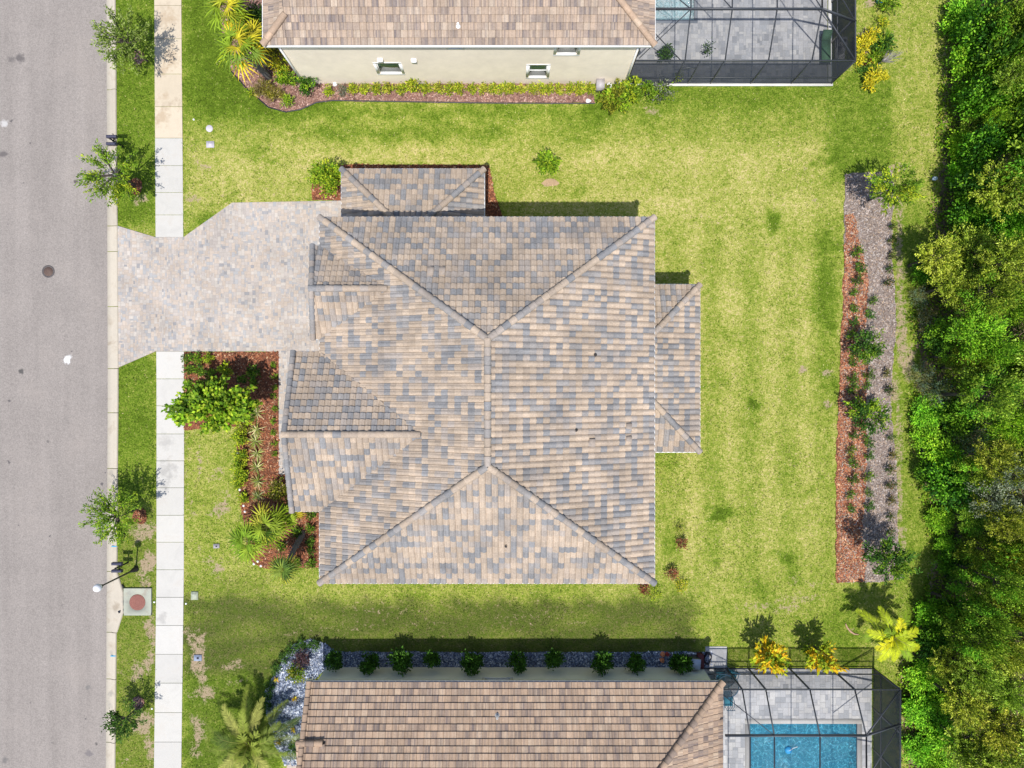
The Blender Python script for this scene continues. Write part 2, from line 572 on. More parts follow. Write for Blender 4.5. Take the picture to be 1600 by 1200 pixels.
for x, y, r, a in [(1208, 348, 15, .5), (1178, 632, 9, .5), (1130, 802, 15, .55), (1127, 779, 6, .3), (1230, 872, 12, .3), (1275, 254, 10, .35),
                   (1300, 250, 12, .2), (930, 180, 30, .2), (1060, 640, 20, .15), (1040, 720, 18, .2), (1045, 850, 14, .25), (1310, 610, 16, .2),
                   (1290, 440, 25, .2), (1285, 490, 22, .2), (1280, 380, 24, .15), (430, 160, 25, .1), (1140, 530, 12, .2), (1255, 770, 14, .15),
                   (1117, 880, 6, .25), (1315, 985, 40, .2), (215, 640, 20, .1), (400, 240, 18, .18), (365, 345, 22, .15), (320, 345, 16, .25),
                   (905, 300, 12, .25), (915, 225, 14, .2), (1240, 900, 16, .2), (1190, 930, 20, .15)] + [(random.uniform(1030, 1310), random.uniform(200, 900), random.uniform(2.5, 7), random.uniform(.08, .22)) for _ in range(70)] + [(random.uniform(300, 1100), random.uniform(200, 320), random.uniform(2.5, 7), random.uniform(.08, .2)) for _ in range(40)]:
    DRY -= a * blob(x, y, r)
BARE = np.zeros(PX.shape)
for x, y, r, ry, a in [(225, 830, 17, 22, .55), (232, 880, 15, 22, .65), (228, 910, 14, 10, .45), (236, 985, 10, 30, .55), (215, 1050, 16, 14, .45),
                       (232, 1035, 10, 24, .5), (225, 1130, 14, 26, .6), (235, 1170, 10, 20, .5), (195, 1190, 8, 6, .4), (192, 1052, 8, 8, .3),
                       (345, 795, 14, 16, .5), (300, 800, 6, 50, .3), (340, 890, 12, 10, .5), (307, 858, 6, 6, .35), (315, 1000, 9, 10, .5),
                       (309, 1035, 14, 18, .65), (316, 1052, 10, 14, .55), (292, 990, 6, 14, .4), (322, 1082, 20, 12, .5), (310, 1140, 12, 18, .55),
                       (365, 1040, 22, 10, .35), (305, 1175, 8, 14, .4), (220, 312, 12, 8, .45), (300, 310, 12, 10, .35), (318, 262, 14, 14, .25),
                       (860, 286, 10, 5, .6), (1400, 50, 6, 40, .1), (1487, 90, 5, 70, .42), (1478, 200, 6, 90, .38), (1462, 330, 6, 30, .5),
                       (1404, 400, 8, 60, .45), (1405, 430, 6, 40, .4), (1410, 540, 12, 50, .5), (1420, 570, 10, 30, .5), (1395, 610, 8, 25, .5),
                       (1450, 570, 10, 30, .5), (1403, 740, 7, 90, .4), (1461, 820, 5, 30, .5), (1458, 895, 8, 25, .55), (1432, 660, 4, 50, .2),
                       (1293, 583, 7, 6, .55), (1255, 577, 6, 8, .5), (1292, 632, 6, 9, .5), (1274, 313, 5, 5, .4), (1260, 268, 6, 5, .35),
                       (1245, 935, 55, 9, .33), (1210, 950, 50, 8, .33), (1260, 910, 40, 10, .2), (1332, 985, 6, 6, .3), (1400, 262, 12, 10, .4),
                       (1350, 50, 10, 8, .5), (1358, 6, 14, 6, .6), (1022, 175, 12, 12, .35), (1005, 137, 8, 4, .4), (1410, 1040, 4, 100, .42),
                       (1385, 1010, 10, 12, .2), (700, 940, 250, 6, .08), (560, 980, 60, 8, .15), (470, 985, 40, 8, .12), (660, 975, 80, 8, .12),
                       (860, 975, 80, 10, .12), (1000, 960, 50, 10, .1), (385, 870, 30, 12, .12), (290, 720, 4, 60, .25),
                       (312, 720, 5, 40, .42), (340, 740, 14, 12, .35), (355, 775, 10, 14, .3), (330, 880, 14, 14, .35), (303, 1010, 8, 24, .45), (300, 1085, 10, 10, .35), (370, 1065, 16, 8, .3),
                       (1404, 330, 7, 40, .4), (1406, 470, 8, 40, .42), (1404, 660, 6, 60, .4), (1408, 860, 7, 40, .4), (1412, 1150, 5, 80, .4), (1483, 20, 5, 40, .4), (600, 955, 70, 6, .2), (830, 960, 90, 6, .18)]:
    BARE = np.maximum(BARE, min(.72, a * 1.12 + .03) * blob(x, y, r * 1.1, ry * 1.1))
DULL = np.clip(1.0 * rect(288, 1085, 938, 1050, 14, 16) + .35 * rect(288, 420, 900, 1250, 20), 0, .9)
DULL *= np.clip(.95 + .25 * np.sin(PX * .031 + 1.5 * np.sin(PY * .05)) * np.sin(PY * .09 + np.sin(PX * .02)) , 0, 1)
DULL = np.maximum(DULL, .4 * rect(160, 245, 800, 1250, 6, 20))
TAN = .55 * rect(1396, 1500, -200, 330, 6, 40)
TAN = np.maximum(TAN, .35 * rect(288, 500, 225, 330, 20, 12))
TAN = np.maximum(TAN, .25 * rect(1040, 1300, 230, 900, 40, 40))
Vl = np.stack([GX, GY, .012 * np.sin(GX * .9) * np.cos(GY * .7)], -1).reshape(-1, 3)
Vl[:, 2] = np.minimum(Vl[:, 2], .012) - .0
# lower the sheet under the forest and road side so that nothing is coplanar
ii = np.arange(nx * ny).reshape(ny, nx)
Fq = np.stack([ii[:-1, :-1], ii[:-1, 1:], ii[1:, 1:], ii[1:, :-1]], -1).reshape(-1, 4)
# cut the road out of the sheet
lim = np.interp(PY, [t[0] for t in CURBX], [t[1] for t in CURBX]) + np.interp(PY, [890, 918, 962, 990], [0, 10, 11, 0])
rem = (PX < lim - 2).ravel()
keep = ~(rem[Fq].all(1))
Vl[:, 0] = np.maximum(Vl[:, 0], ((lim - 2 - 800) / S).ravel())
g = MB(); g.add(Vl, Fq[keep])
lawn = struct(g, 'lawn', M_LAWN, smooth=True)
wa = lawn.data.attributes.new('wear', 'FLOAT_COLOR', 'POINT')
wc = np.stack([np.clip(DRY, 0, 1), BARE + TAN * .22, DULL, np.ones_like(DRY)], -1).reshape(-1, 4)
wa.data.foreach_set('color', wc.astype(np.float32).ravel())

# road
ysr = [-9000, -5000, -2400] + list(range(-1200, 2401, 60)) + [5000, 9000]
g = MB()
for a, b_ in zip(ysr[:-1], ysr[1:]):
    q = [P(lerpx(ROADX, a), a), P(lerpx(ROADX, b_), b_)]
    g.add([[-22 - 16, q[0][1], -.035], [q[0][0], q[0][1], -.035], [q[1][0], q[1][1], -.035], [-38, q[1][1], -.035]], np.array([[3, 2, 1, 0]]))
struct(g, 'road', M_ASPH)
g = MB(); g.slab([(-400, -390), (-37.9, -390), (-37.9, 390), (-400, 390)], -.045, -.02)
struct(g, 'far_verge', M_GROUND)

# curb: gutter pan + rolled back, cut into lengths
CONC_W = (.50, .485, .455); CONC_C = (.47, .42, .345)
g = MB()
joints = [-600, -300, -140, 140, 393, 479, 700, 888]
def curb_piece(g, y0, y1, wide=None):
    n = max(2, int((y1 - y0) / 30))
    yy = np.linspace(y0 + .5, y1 - .5, n + 1)
    col = np.array(CONC_C) * random.uniform(.94, 1.06)
    drive = y0 >= 350 and y1 <= 580
    rows = []
    for y in yy:
        x0, x1 = lerpx(ROADX, y), lerpx(CURBX, y)
        if wide: x1 += float(np.interp(y, *wide))
        low = .035 if 352 < y < 576 else .10
        L = x1 - x0
        pr = [(x0, -.06), (x0, -.024), (x0 + min(.45 * L, 9), -.012), (x0 + min(.62 * L, 13), low * .55), (x1 - 2.5, low), (x1, low), (x1, -.06)]
        rows.append([[*P(px, y)[:2], z] for px, z in pr])
    v = np.array(rows).reshape(-1, 3)
    k = 7
    f = [[i * k + j, (i + 1) * k + j, (i + 1) * k + j + 1, i * k + j + 1] for i in range(len(yy) - 1) for j in range(k - 1)]
    g.add(v, np.array(f), col)
    for e in (0, len(yy) - 1):
        g.add(v[e * k:(e + 1) * k], [list(range(k))], col)
for a, b_ in [(-4200, -3000), (-3000, -1800), (-1800, -600), (1700, 2900), (2900, 4100), (-600, -300), (-300, -140), (-140, 140), (140, 353), (353, 393), (393, 479), (479, 576), (576, 645), (645, 732), (732, 812), (812, 893)]:
    curb_piece(g, a, b_)
curb_piece(g, 893, 988, ([893, 918, 962, 988], [0, 10, 11, 1]))
for a, b_ in [(988, 1061), (1061, 1160), (1160, 1330), (1330, 1700)]:
    curb_piece(g, a, b_)
struct(g, 'curb', M_CONC)

# sidewalk panels
g = MB()
def sw_panel(g, y0, y1, col):
    q = [P(lerpx(SWL, y0), y0), P(lerpx(SWR, y0), y0), P(lerpx(SWR, y1), y1), P(lerpx(SWL, y1), y1)]
    gp = .012
    p = [(q[3][0], q[3][1] + gp), (q[2][0], q[2][1] + gp), (q[1][0], q[1][1] - gp), (q[0][0], q[0][1] - gp)]
    g.slab(p, -.04, .035 + random.uniform(-.004, .004), col)
yn = list(range(-3040, -350, 42)) + [-352, -300, -205, -100, -45, 9, 61, 116, 167, 216, 259, 301, 336, 371]
for a, b_ in zip(yn[:-1], yn[1:]):
    sw_panel(g, a, b_, np.array((.53, .455, .35) if b_ <= 216 else CONC_W) * random.uniform(.95, 1.04))
ysw = [549, 592, 634, 678, 720, 762, 805, 847, 890, 933, 977, 1022, 1067, 1113, 1159, 1204, 1248] + list(range(1290, 3600, 42))
for a, b_ in zip(ysw[:-1], ysw[1:]):
    sw_panel(g, a, b_, np.array(CONC_W) * random.uniform(.95, 1.05))
struct(g, 'sidewalk', M_CONC)

# ------------------------------------------------------------------ polygon clipping, pavers
def clip_poly(poly, A, B):
    """keep the side left of A->B; poly list of np arrays, 2-D test on xy"""
    out = []
    n = len(poly)
    e = B[:2] - A[:2]
    d = [e[0] * (p[1] - A[1]) - e[1] * (p[0] - A[0]) for p in poly]
    for i in range(n):
        j = (i + 1) % n
        if d[i] >= 0: out.append(poly[i])
        if (d[i] >= 0) != (d[j] >= 0):
            t = d[i] / (d[i] - d[j])
            out.append(poly[i] + t * (poly[j] - poly[i]))
    return out
def ccw(pts):
    pts = [np.array(p, float) for p in pts]
    a = sum(pts[i][0] * pts[(i + 1) % len(pts)][1] - pts[(i + 1) % len(pts)][0] * pts[i][1] for i in range(len(pts)))
    return pts if a > 0 else pts[::-1]

def pavers(g, pieces, u, z, palette, probs, seed, gap=.005, sizes=((2, 2), (2, 1), (1, 2), (3, 2), (2, 3)), patch=0):
    rg = random.Random(seed)
    pieces = [ccw([p[:2] for p in pc]) for pc in pieces]
    allp = np.array([p for pc in pieces for p in pc])
    x0, y0 = allp.min(0); x1, y1 = allp.max(0)
    nx, ny = int((x1 - x0) / u) + 2, int((y1 - y0) / u) + 2
    used = np.zeros((nx, ny), bool)
    for j in range(ny):
        for i in range(nx):
            if used[i, j]: continue
            opts = [s for s in sizes if i + s[0] <= nx and j + s[1] <= ny and not used[i:i + s[0], j:j + s[1]].any()]
            s = rg.choice(opts) if opts else (1, 1)
            used[i:i + s[0], j:j + s[1]] = True
            a, b_, c_, d_ = x0 + i * u + gap, y0 + j * u + gap, x0 + (i + s[0]) * u - gap, y0 + (j + s[1]) * u - gap
            zz = z + rg.uniform(-.002, .002)
            q0 = [np.array([a, b_, zz]), np.array([c_, b_, zz]), np.array([c_, d_, zz]), np.array([a, d_, zz])]
            col = np.array(rg.choices(palette, probs)[0]) * rg.uniform(.93, 1.07)
            for pc in pieces:
                q = q0
                for k in range(len(pc)):
                    q = clip_poly(q, pc[k], pc[(k + 1) % len(pc)])
                    if len(q) < 3: break
                if len(q) >= 3:
                    g.add(q, [list(range(len(q)))], col)

def px(*pts, h=0.0):
    return [P(a, b_, h) for a, b_ in pts]

g = MB()
drv = [px((184.5, 353), (243.5, 371), (243.5, 549), (186, 574)), px((243.5, 371), (287, 371), (287, 549), (243.5, 549)),
       px((287, 371), (363, 317), (545, 313.5), (545, 549), (287, 549)), px((436, 549), (520, 549), (520, 741), (436, 741))]
pavers(g, drv, .09, .052, [(.42, .355, .30), (.385, .345, .315), (.325, .32, .32), (.43, .39, .35), (.27, .265, .27)], [30, 30, 14, 22, 4], 3)
for pc in drv:
    g.slab([p[:2] for p in pc], -.04, .046, (.30, .27, .25))
struct(g, 'driveway', M_PAVER)

# ------------------------------------------------------------------ mulch and gravel beds
def inpoly(pts, poly):
    x, y = pts[:, 0], pts[:, 1]
    ins = np.zeros(len(pts), bool)
    n = len(poly)
    for i in range(n):
        x1, y1 = poly[i][:2]; x2, y2 = poly[(i + 1) % n][:2]
        c = ((y1 > y) != (y2 > y)) & (x < (x2 - x1) * (y - y1) / (y2 - y1 + 1e-12) + x1)
        ins ^= c
    return ins

def scatter_poly(poly, n, rg):
    a = np.array([p[:2] for p in poly])
    lo, hi = a.min(0), a.max(0)
    pts = rg.uniform(lo, hi, (n, 2))
    return pts[inpoly(pts, poly)]

def chips(g, poly, dens, z, size, palette, probs, seed, aspect=.4, tilt=.5):
    rg = np.random.default_rng(seed)
    a = np.array([p[:2] for p in poly])
    area = np.prod(a.max(0) - a.min(0))
    pts = scatter_poly(poly, int(area * dens), rg)
    n = len(pts)
    ang = rg.uniform(0, 2 * math.pi, n)
    L = rg.uniform(size * .5, size * 1.3, n) / 2
    W = L * rg.uniform(aspect * .6, aspect * 1.5, n)
    t1 = rg.normal(0, tilt, n) * .5; t2 = rg.normal(0, tilt, n) * .6
    u = np.stack([np.cos(ang), np.sin(ang), np.tan(t1)], 1) * L[:, None]
    v = np.stack([-np.sin(ang), np.cos(ang), np.tan(t2)], 1) * W[:, None]
    c = np.concatenate([pts, (z + rg.uniform(0.005, .035, n))[:, None]], 1)
    V = np.stack([c - u - v, c + u - v * .8, c + u * .9 + v, c - u + v * .9], 1).reshape(-1, 3)
    F = np.arange(4 * n).reshape(-1, 4)
    pal = np.array(palette)
    col = pal[rg.choice(len(pal), n, p=np.array(probs) / sum(probs))] * rg.uniform(.75, 1.25, (n, 1))
    g.add(V, F, col)

def smoothpoly(pts, amp=2.0, step=14, seed=1):
    rg = random.Random(seed)
    out = []
    n = len(pts)
    for i in range(n):
        a, b_ = np.array(pts[i], float), np.array(pts[(i + 1) % n], float)
        L = np.linalg.norm(b_ - a)
        k = max(1, int(L / step))
        nn = np.array([-(b_ - a)[1], (b_ - a)[0]]) / max(L, 1e-6)
        for j in range(k):
            q = a + (b_ - a) * j / k
            if j: q = q + nn * rg.uniform(-amp, amp)
            out.append(tuple(q))
    return out

RED = ([(.27, .095, .045), (.19, .065, .032), (.38, .17, .085), (.10, .04, .022), (.46, .30, .18)], [34, 28, 16, 16, 6])
PINK = ([(.30, .17, .13), (.21, .11, .09), (.42, .28, .24), (.12, .065, .05)], [34, 26, 22, 12])
GREY = ([(.31, .25, .215), (.40, .35, .325), (.22, .165, .14), (.14, .11, .095), (.34, .25, .18)], [30, 24, 22, 10, 14])
GRAV = ([(.22, .26, .36), (.40, .44, .52), (.10, .13, .21), (.62, .65, .70), (.05, .07, .11)], [32, 18, 26, 8, 16])

def bed(name, pts, z, basemat, pal, dens, size, seed, label, cat, amp=1.5, chipmat=None, aspect=.4):
    poly = [P(a, b_) for a, b_ in smoothpoly(pts, amp, 12, seed)]
    g = MB()
    g.slab([p[:2] for p in poly], -.03, z)
    o = struct(g, name, basemat, 'structure')
    c_ = MB()
    chips(c_, poly, dens, z, size, pal[0], pal[1], seed, aspect)
    return struct(c_, name.replace('_bed', '') + '_pieces', chipmat or M_CHIP, 'stuff', label, cat)

bed('front_mulch_bed', [(288, 550), (436, 550), (436, 742), (520, 742), (520, 887), (418, 888), (394, 878), (386, 855), (378, 800), (371, 740), (370, 668), (352, 662), (288, 672)],
    .022, M_MULCHBASE, RED, 330, .11, 11, 'red brown wood mulch between the driveway, walkway and front lawn', 'mulch')
bed('side_mulch_bed', [(488, 313), (487, 290), (498, 262), (540, 257.5), (764, 258.5), (772, 300), (787, 347), (545, 347), (545, 313)],
    .022, M_MULCHBASE, RED, 330, .11, 12, 'thin band of red brown mulch round the single storey north wing', 'mulch', 1)
bed('back_grey_mulch_bed', [(1320, 273), (1350, 270), (1395, 266), (1398, 300), (1392, 345), (1394, 420), (1400, 480), (1396, 560), (1392, 640), (1400, 720), (1403, 830), (1412, 905), (1352, 909), (1310, 909), (1311, 640), (1319, 480)],
    .020, M_MULCHBASE3, GREY, 330, .10, 13, 'faded grey mulch in the long back bed', 'mulch', 2)
bed('back_red_mulch_bed', [(1320, 336), (1333, 334), (1340, 365), (1349, 400), (1356, 440), (1353, 500), (1349, 540), (1356, 580), (1350, 640), (1354, 700), (1349, 790), (1347, 850), (1352, 880), (1349, 909), (1307, 910.5), (1306, 740), (1310, 640), (1316, 480), (1319.5, 400)],
    .034, M_MULCHBASE, ([(.34, .125, .06), (.25, .085, .045), (.46, .23, .12), (.12, .05, .03), (.52, .36, .22)], [36, 24, 18, 14, 8]), 380, .11, 14, 'fresh red mulch strip along the lawn side of the back bed', 'mulch', 2)
bed('neighbour_mulch_bed', [(406, -200), (436, 40), (478, 131), (925, 131), (929, 161), (760, 161), (640, 159), (520, 157), (495, 160), (470, 171), (447, 175), (420, 168), (388, 141), (362, 112), (350, 60), (343, 0), (340, -200)],
    .022, M_MULCHBASE2, PINK, 330, .11, 15, 'pinkish brown mulch along the cream two storey house wall', 'mulch')
bed('gravel_bed', [(508, 1005), (486, 998), (458, 1007), (442, 1030), (428, 1055), (415, 1080), (418, 1120), (430, 1165), (445, 1195), (480, 1195), (482, 1070), (512, 1043), (1112, 1043), (1112, 1018), (700, 1018.5), (525, 1018)],
    .025, M_GRAVELBASE, GRAV, 520, .085, 16, 'blue grey and white gravel round the south neighbour house', 'gravel', 1.2, M_STONE, .75)
g = MB(); g.slab([p[:2] for p in px((450, 1178), (472, 1174), (486, 1174), (486, 1290), (440, 1290))], -.03, .03, (.30, .27, .25))
pavers(g, [px((450, 1178), (472, 1174), (486, 1174), (486, 1290), (440, 1290))], .12, .036, [(.52, .43, .36), (.44, .40, .38), (.50, .47, .44)], [3, 2, 2], 5)
struct(g, 'walkway', M_PAVER)

# bed edging (thin plastic border) of the north neighbour
g = MB()
ed = [(362, 112), (388, 141), (420, 168), (447, 175.5), (470, 171.5), (495, 160.5), (520, 157.5), (640, 159.5), (760, 161.5), (929, 162)]
pe = [P(a, b_) + np.array([0, 0, .05]) for a, b_ in ed]
g.tube(pe, .035, 5)
tag(g.build('bed_edging', M_BLACK, origin=P(362, 112)), 'thin dark border strip round the pinkish mulch bed by the cream house', 'edging')

# ------------------------------------------------------------------ tiled roofs
def roof_face(g, poly, tw, cl, prof, tcol, seed, thick=.062, lift=.03):
    """poly: planar 3-D polygon whose first edge is the eave; lays real tiles, clipped to the polygon"""
    rg = np.random.default_rng(seed)
    poly = [np.array(p, float) for p in poly]
    u = unit(poly[1] - poly[0])
    n = np.zeros(3)
    for i in range(1, len(poly) - 1):
        n += np.cross(poly[i] - poly[0], poly[i + 1] - poly[0])
    n = unit(n)
    if n[2] < 0: n = -n
    v = np.cross(n, u)
    if v[2] < 0: v = -v
    if np.dot(np.cross(u, v), n) < 0: pass
    O = poly[0]
    uv = np.array([[np.dot(p - O, u), np.dot(p - O, v)] for p in poly])
    # keep orientation ccw in (u,v)
    pc = ccw([np.array([a[0], a[1]]) for a in uv])
    u0, v0 = uv.min(0); u1, v1 = uv.max(0)
    off = rg.uniform(0, tw)
    ni, nj = int((u1 - u0) / tw) + 3, int((v1 - v0) / cl) + 1
    I, J = np.meshgrid(np.arange(ni), np.arange(nj), indexing='ij')
    I, J = I.ravel(), J.ravel()
    tu = u0 - off + I * tw; tv = v0 + J * cl
    # signed distance to every edge for the corners of each tile
    mind = np.full(len(I), 1e9); maxd_all = np.full(len(I), 1e9)
    for k in range(len(pc)):
        A, B = pc[k], pc[(k + 1) % len(pc)]
        e = B - A; L = np.linalg.norm(e)
        ds = []
        for du, dv in ((0, 0), (tw, 0), (tw, cl), (0, cl)):
            ds.append((e[0] * (tv + dv - A[1]) - e[1] * (tu + du - A[0])) / L)
        ds = np.array(ds)
        mind = np.minimum(mind, ds.min(0)); maxd_all = np.minimum(maxd_all, ds.max(0))
    inside = mind > .012
    border = (~inside) & (maxd_all > 0)
    cols = tcol(I, J, rg, len(prof) - 1)            # (n, segs, 3)
    R = O + n * lift
    def world(a):
        return R + a[..., 0:1] * u + a[..., 1:2] * v + a[..., 2:3] * n
    pr = np.array(prof)
    ks = len(pr) - 1
    def quads(idx):
        a = tu[idx][:, None] + pr[None, :, 0]
        z = np.broadcast_to(pr[None, :, 1], a.shape)
        jit = rg.normal(0, .0025, (len(idx), 1))
        lo = np.stack([a, np.broadcast_to(tv[idx][:, None], a.shape), z + thick + jit], -1)
        hi = np.stack([a, np.broadcast_to(tv[idx][:, None] + cl, a.shape), z + jit * .3], -1)
        fr = np.stack([a, np.broadcast_to(tv[idx][:, None] + .0015, a.shape), np.full(a.shape, -.03)], -1)
        top = np.stack([lo[:, :-1], lo[:, 1:], hi[:, 1:], hi[:, :-1]], 2)       # (n, ks, 4, 3)
        front = np.stack([fr[:, :-1], fr[:, 1:], lo[:, 1:], lo[:, :-1]], 2)
        return top, front
    flip = np.dot(np.cross(u, v), n) < 0
    idx = np.where(inside)[0]
    if len(idx):
        t, f = quads(idx)
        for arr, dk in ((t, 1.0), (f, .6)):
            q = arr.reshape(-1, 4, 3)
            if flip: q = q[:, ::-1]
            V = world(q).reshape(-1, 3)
            g.add(V, np.arange(len(V)).reshape(-1, 4), cols[idx].reshape(-1, 3) * (1 if dk == 1 else .3))  # front lips tinted much darker, painting in the course shadow lines
    idx = np.where(border)[0]
    if len(idx):
        t, f = quads(idx)
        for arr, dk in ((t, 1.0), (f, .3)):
            for a in range(len(idx)):
                for k in range(ks):
                    q = [arr[a, k, m] for m in range(4)]
                    for e in range(len(pc)):
                        q = clip_poly(q, pc[e], pc[(e + 1) % len(pc)])
                        if len(q) < 3: break
                    if len(q) >= 3:
                        if flip: q = q[::-1]
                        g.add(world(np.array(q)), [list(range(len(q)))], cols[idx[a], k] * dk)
    # solid deck just under the tiles and its underside
    dk_ = [p + n * .004 for p in poly]
    un = [p - n * .10 for p in poly]
    m = len(poly)
    o3 = [list(range(m))] if not flip else [list(range(m))[::-1]]
    g.add(dk_, o3, (.12, .1, .09))
    g.add(un, [f_[::-1] for f_ in o3], (.5, .48, .44))
    g.add(dk_ + un, [[i, (i + 1) % m, m + (i + 1) % m, m + i] for i in range(m)], (.45, .43, .40))

def ridge(g, p, q, palette, seed, r=.155, step=.40):
    """row of overlapping half round caps from p (low) to q (high)"""
    rg = random.Random(seed)
    p, q = np.array(p, float), np.array(q, float)
    L = np.linalg.norm(q - p)
    d = (q - p) / L
    s = unit(np.cross(d, (0, 0, 1)))
    up = np.cross(s, d)
    n = max(1, int(round(L / step)))
    st = L / n
    K = 7
    for i in range(n):
        a = p + d * (i * st - .03); b_ = p + d * ((i + 1) * st + .02)
        col = np.array(rg.choice(palette)) * rg.uniform(.9, 1.1)
        vs = []
        for c_, rr, lf in ((a, r * 1.08, .125), (b_, r * .92, .095)):
            for k in range(K):
                an = math.pi * k / (K - 1)
                vs.append(c_ + s * rr * math.cos(an) * 1.0 + up * (rr * .80 * math.sin(an) + lf - .0))
        g.add(vs, np.array([[k, k + 1, K + k + 1, K + k] for k in range(K - 1)]), col)
        g.add(vs[:K], [list(range(K))[::-1]], col * .6)
        lo_ = [v - up * .10 for v in (vs[0], vs[K - 1], vs[K], vs[2 * K - 1])]
        g.add([vs[0], vs[K], lo_[2], lo_[0]], np.array([[0, 1, 2, 3]]), col * .8)
        g.add([vs[K - 1], vs[2 * K - 1], lo_[3], lo_[1]], np.array([[3, 2, 1, 0]]), col * .8)

PAL_MAIN = np.array([(.385, .308, .238), (.35, .284, .226), (.210, .208, .212), (.250, .235, .226), (.305, .264, .232)])
def col_main(I, J, rg, ks):
    n = len(I)
    # neighbouring tiles often share a colour: 3-way mix of random draw and a coarse patch
    ch = rg.choice(5, n, p=[.30, .24, .18, .13, .15])
    cl = {}
    key = (I // 2) * 7919 + J * 31 + (I // 2 + J) % 3
    tab = rg.choice(5, 5000, p=[.32, .24, .16, .13, .15])
    use = rg.random(n) < .35
    ch = np.where(use, tab[key % 5000], ch)
    c = PAL_MAIN[ch] * rg.uniform(.90, 1.10, (n, 1))
    seg = rg.uniform(.93, 1.07, (n, ks, 1))
    return c[:, None, :] * seg
PAL_NB = np.array([(.385, .275, .195), (.325, .235, .17), (.235, .18, .145), (.165, .13, .118), (.42, .32, .235)])
def col_nb(I, J, rg, ks):
    n = len(I)
    ch = rg.choice(5, n, p=[.28, .27, .22, .13, .10])
    c = np.repeat(PAL_NB[ch][:, None, :], ks, 1)
    alt = PAL_NB[rg.choice(5, (n, ks), p=[.28, .27, .22, .13, .10])]
    c = c * .5 + alt * .5
    return c * rg.uniform(.93, 1.07, (n, 1, 1))
def col_nb2(I, J, rg, ks):
    return col_nb(I, J, rg, ks) * np.array([1.0, 1.06, 1.13])
PROF_S = [(0, -.03), (.012, -.03), (.022, .004), (.07, .008), (.115, .034), (.165, .052), (.215, .040), (.255, .010), (.275, .0), (.285, -.03)]
PROF_F = [(0, -.03), (.014, -.03), (.02, .004), (.10, .010), (.165, .003), (.23, .010), (.315, .004), (.33, -.012)]

def ray_on_plane(px_, py_, p0, n):
    """point of the plane (p0, n) that the photo shows at (px_, py_)"""
    o = np.array([0, 0, H]); d = P(px_, py_, 0) - o
    return o + d * (np.dot(p0 - o, n) / np.dot(d, n))
def pnormal(a, b_, c):
    n = unit(np.cross(np.array(b_) - a, np.array(c) - a))
    return n if n[2] > 0 else -n

def gutter(name, pts, house, mat=M_WHITE, drop=.06, closed=False):
    g = MB()
    for a, b_ in zip(pts[:-1], pts[1:]):
        a, b_ = np.array(a, float), np.array(b_, float)
        d = unit(b_ - a)
        s = np.cross(d, (0, 0, 1))
        o = s * .028 + np.array([0, 0, -drop])
        g.beam(a + o - d * .0, b_ + o, .10, .12)
    return g.build(name, mat, house)

M_VENT = mat_plain('painted_vent', (.30, .25, .21), .7, 12, .1)
def pipe_vent(name, p, parent, h=.35, r=.05, mat=None, label=None):
    g = MB()
    g.lathe([(r * 2.6, -.03), (r * 2.2, .05), (r * 1.05, .10), (r, h), (r * .7, h), (r * .7, h - .1), (0.001, h - .1)], p, 10)
    o = g.build(name, mat or M_TRIM, parent)
    if label: o['label'] = label
    return o
def hood_vent(p, parent, d, col=None):
    """low hooded exhaust vent open toward direction d"""
    g = MB()
    a = math.atan2(d[1], d[0])
    g.box(p + np.array([0, 0, .06]), (.42, .30, .05), a)
    M = np.array([[math.cos(a), -math.sin(a), 0], [math.sin(a), math.cos(a), 0], [0, 0, 1]])
    v = np.array([[.20, -.14, .06], [.20, .14, .06], [-.16, .14, .07], [-.16, -.14, .07], [.20, -.14, .24], [.20, .14, .24]])
    g.add(v @ M.T + p, [[0, 1, 5, 4], [4, 5, 2, 3], [0, 4, 3], [1, 2, 5]])
    return g.build('exhaust_vent', col or M_VENT, parent)

def wall(g, p0, p1, z0, z1, holes=(), depth=.12):
    """vertical wall from p0 to p1 (outside on the right hand), with real openings (s0, s1, z0, z1)"""
    p0, p1 = np.array(p0[:2], float), np.array(p1[:2], float)
    L = np.linalg.norm(p1 - p0)
    d = (p1 - p0) / L
    out = np.array([d[1], -d[0]])
    us = sorted({0, L, *[h[0] for h in holes], *[h[1] for h in holes]})
    zs = sorted({z0, z1, *[h[2] for h in holes], *[h[3] for h in holes]})
    def pt(s, z, inn=0.0):
        q = p0 + d * s - out * inn
        return [q[0], q[1], z]
    for a, b_ in zip(us[:-1], us[1:]):
        for c, e in zip(zs[:-1], zs[1:]):
            m = ((a + b_) / 2, (c + e) / 2)
            if any(h[0] < m[0] < h[1] and h[2] < m[1] < h[3] for h in holes): continue
            g.add([pt(a, c), pt(b_, c), pt(b_, e), pt(a, e)], np.array([[0, 1, 2, 3]]))
    for h in holes:
        s0, s1, a, b_ = h
        for q in ([pt(s0, a), pt(s1, a), pt(s1, a, depth), pt(s0, a, depth)], [pt(s0, b_, depth), pt(s1, b_, depth), pt(s1, b_), pt(s0, b_)],
                  [pt(s0, a), pt(s0, a, depth), pt(s0, b_, depth), pt(s0, b_)], [pt(s1, a, depth), pt(s1, a), pt(s1, b_), pt(s1, b_, depth)]):
            g.add(q, np.array([[0, 1, 2, 3]]))

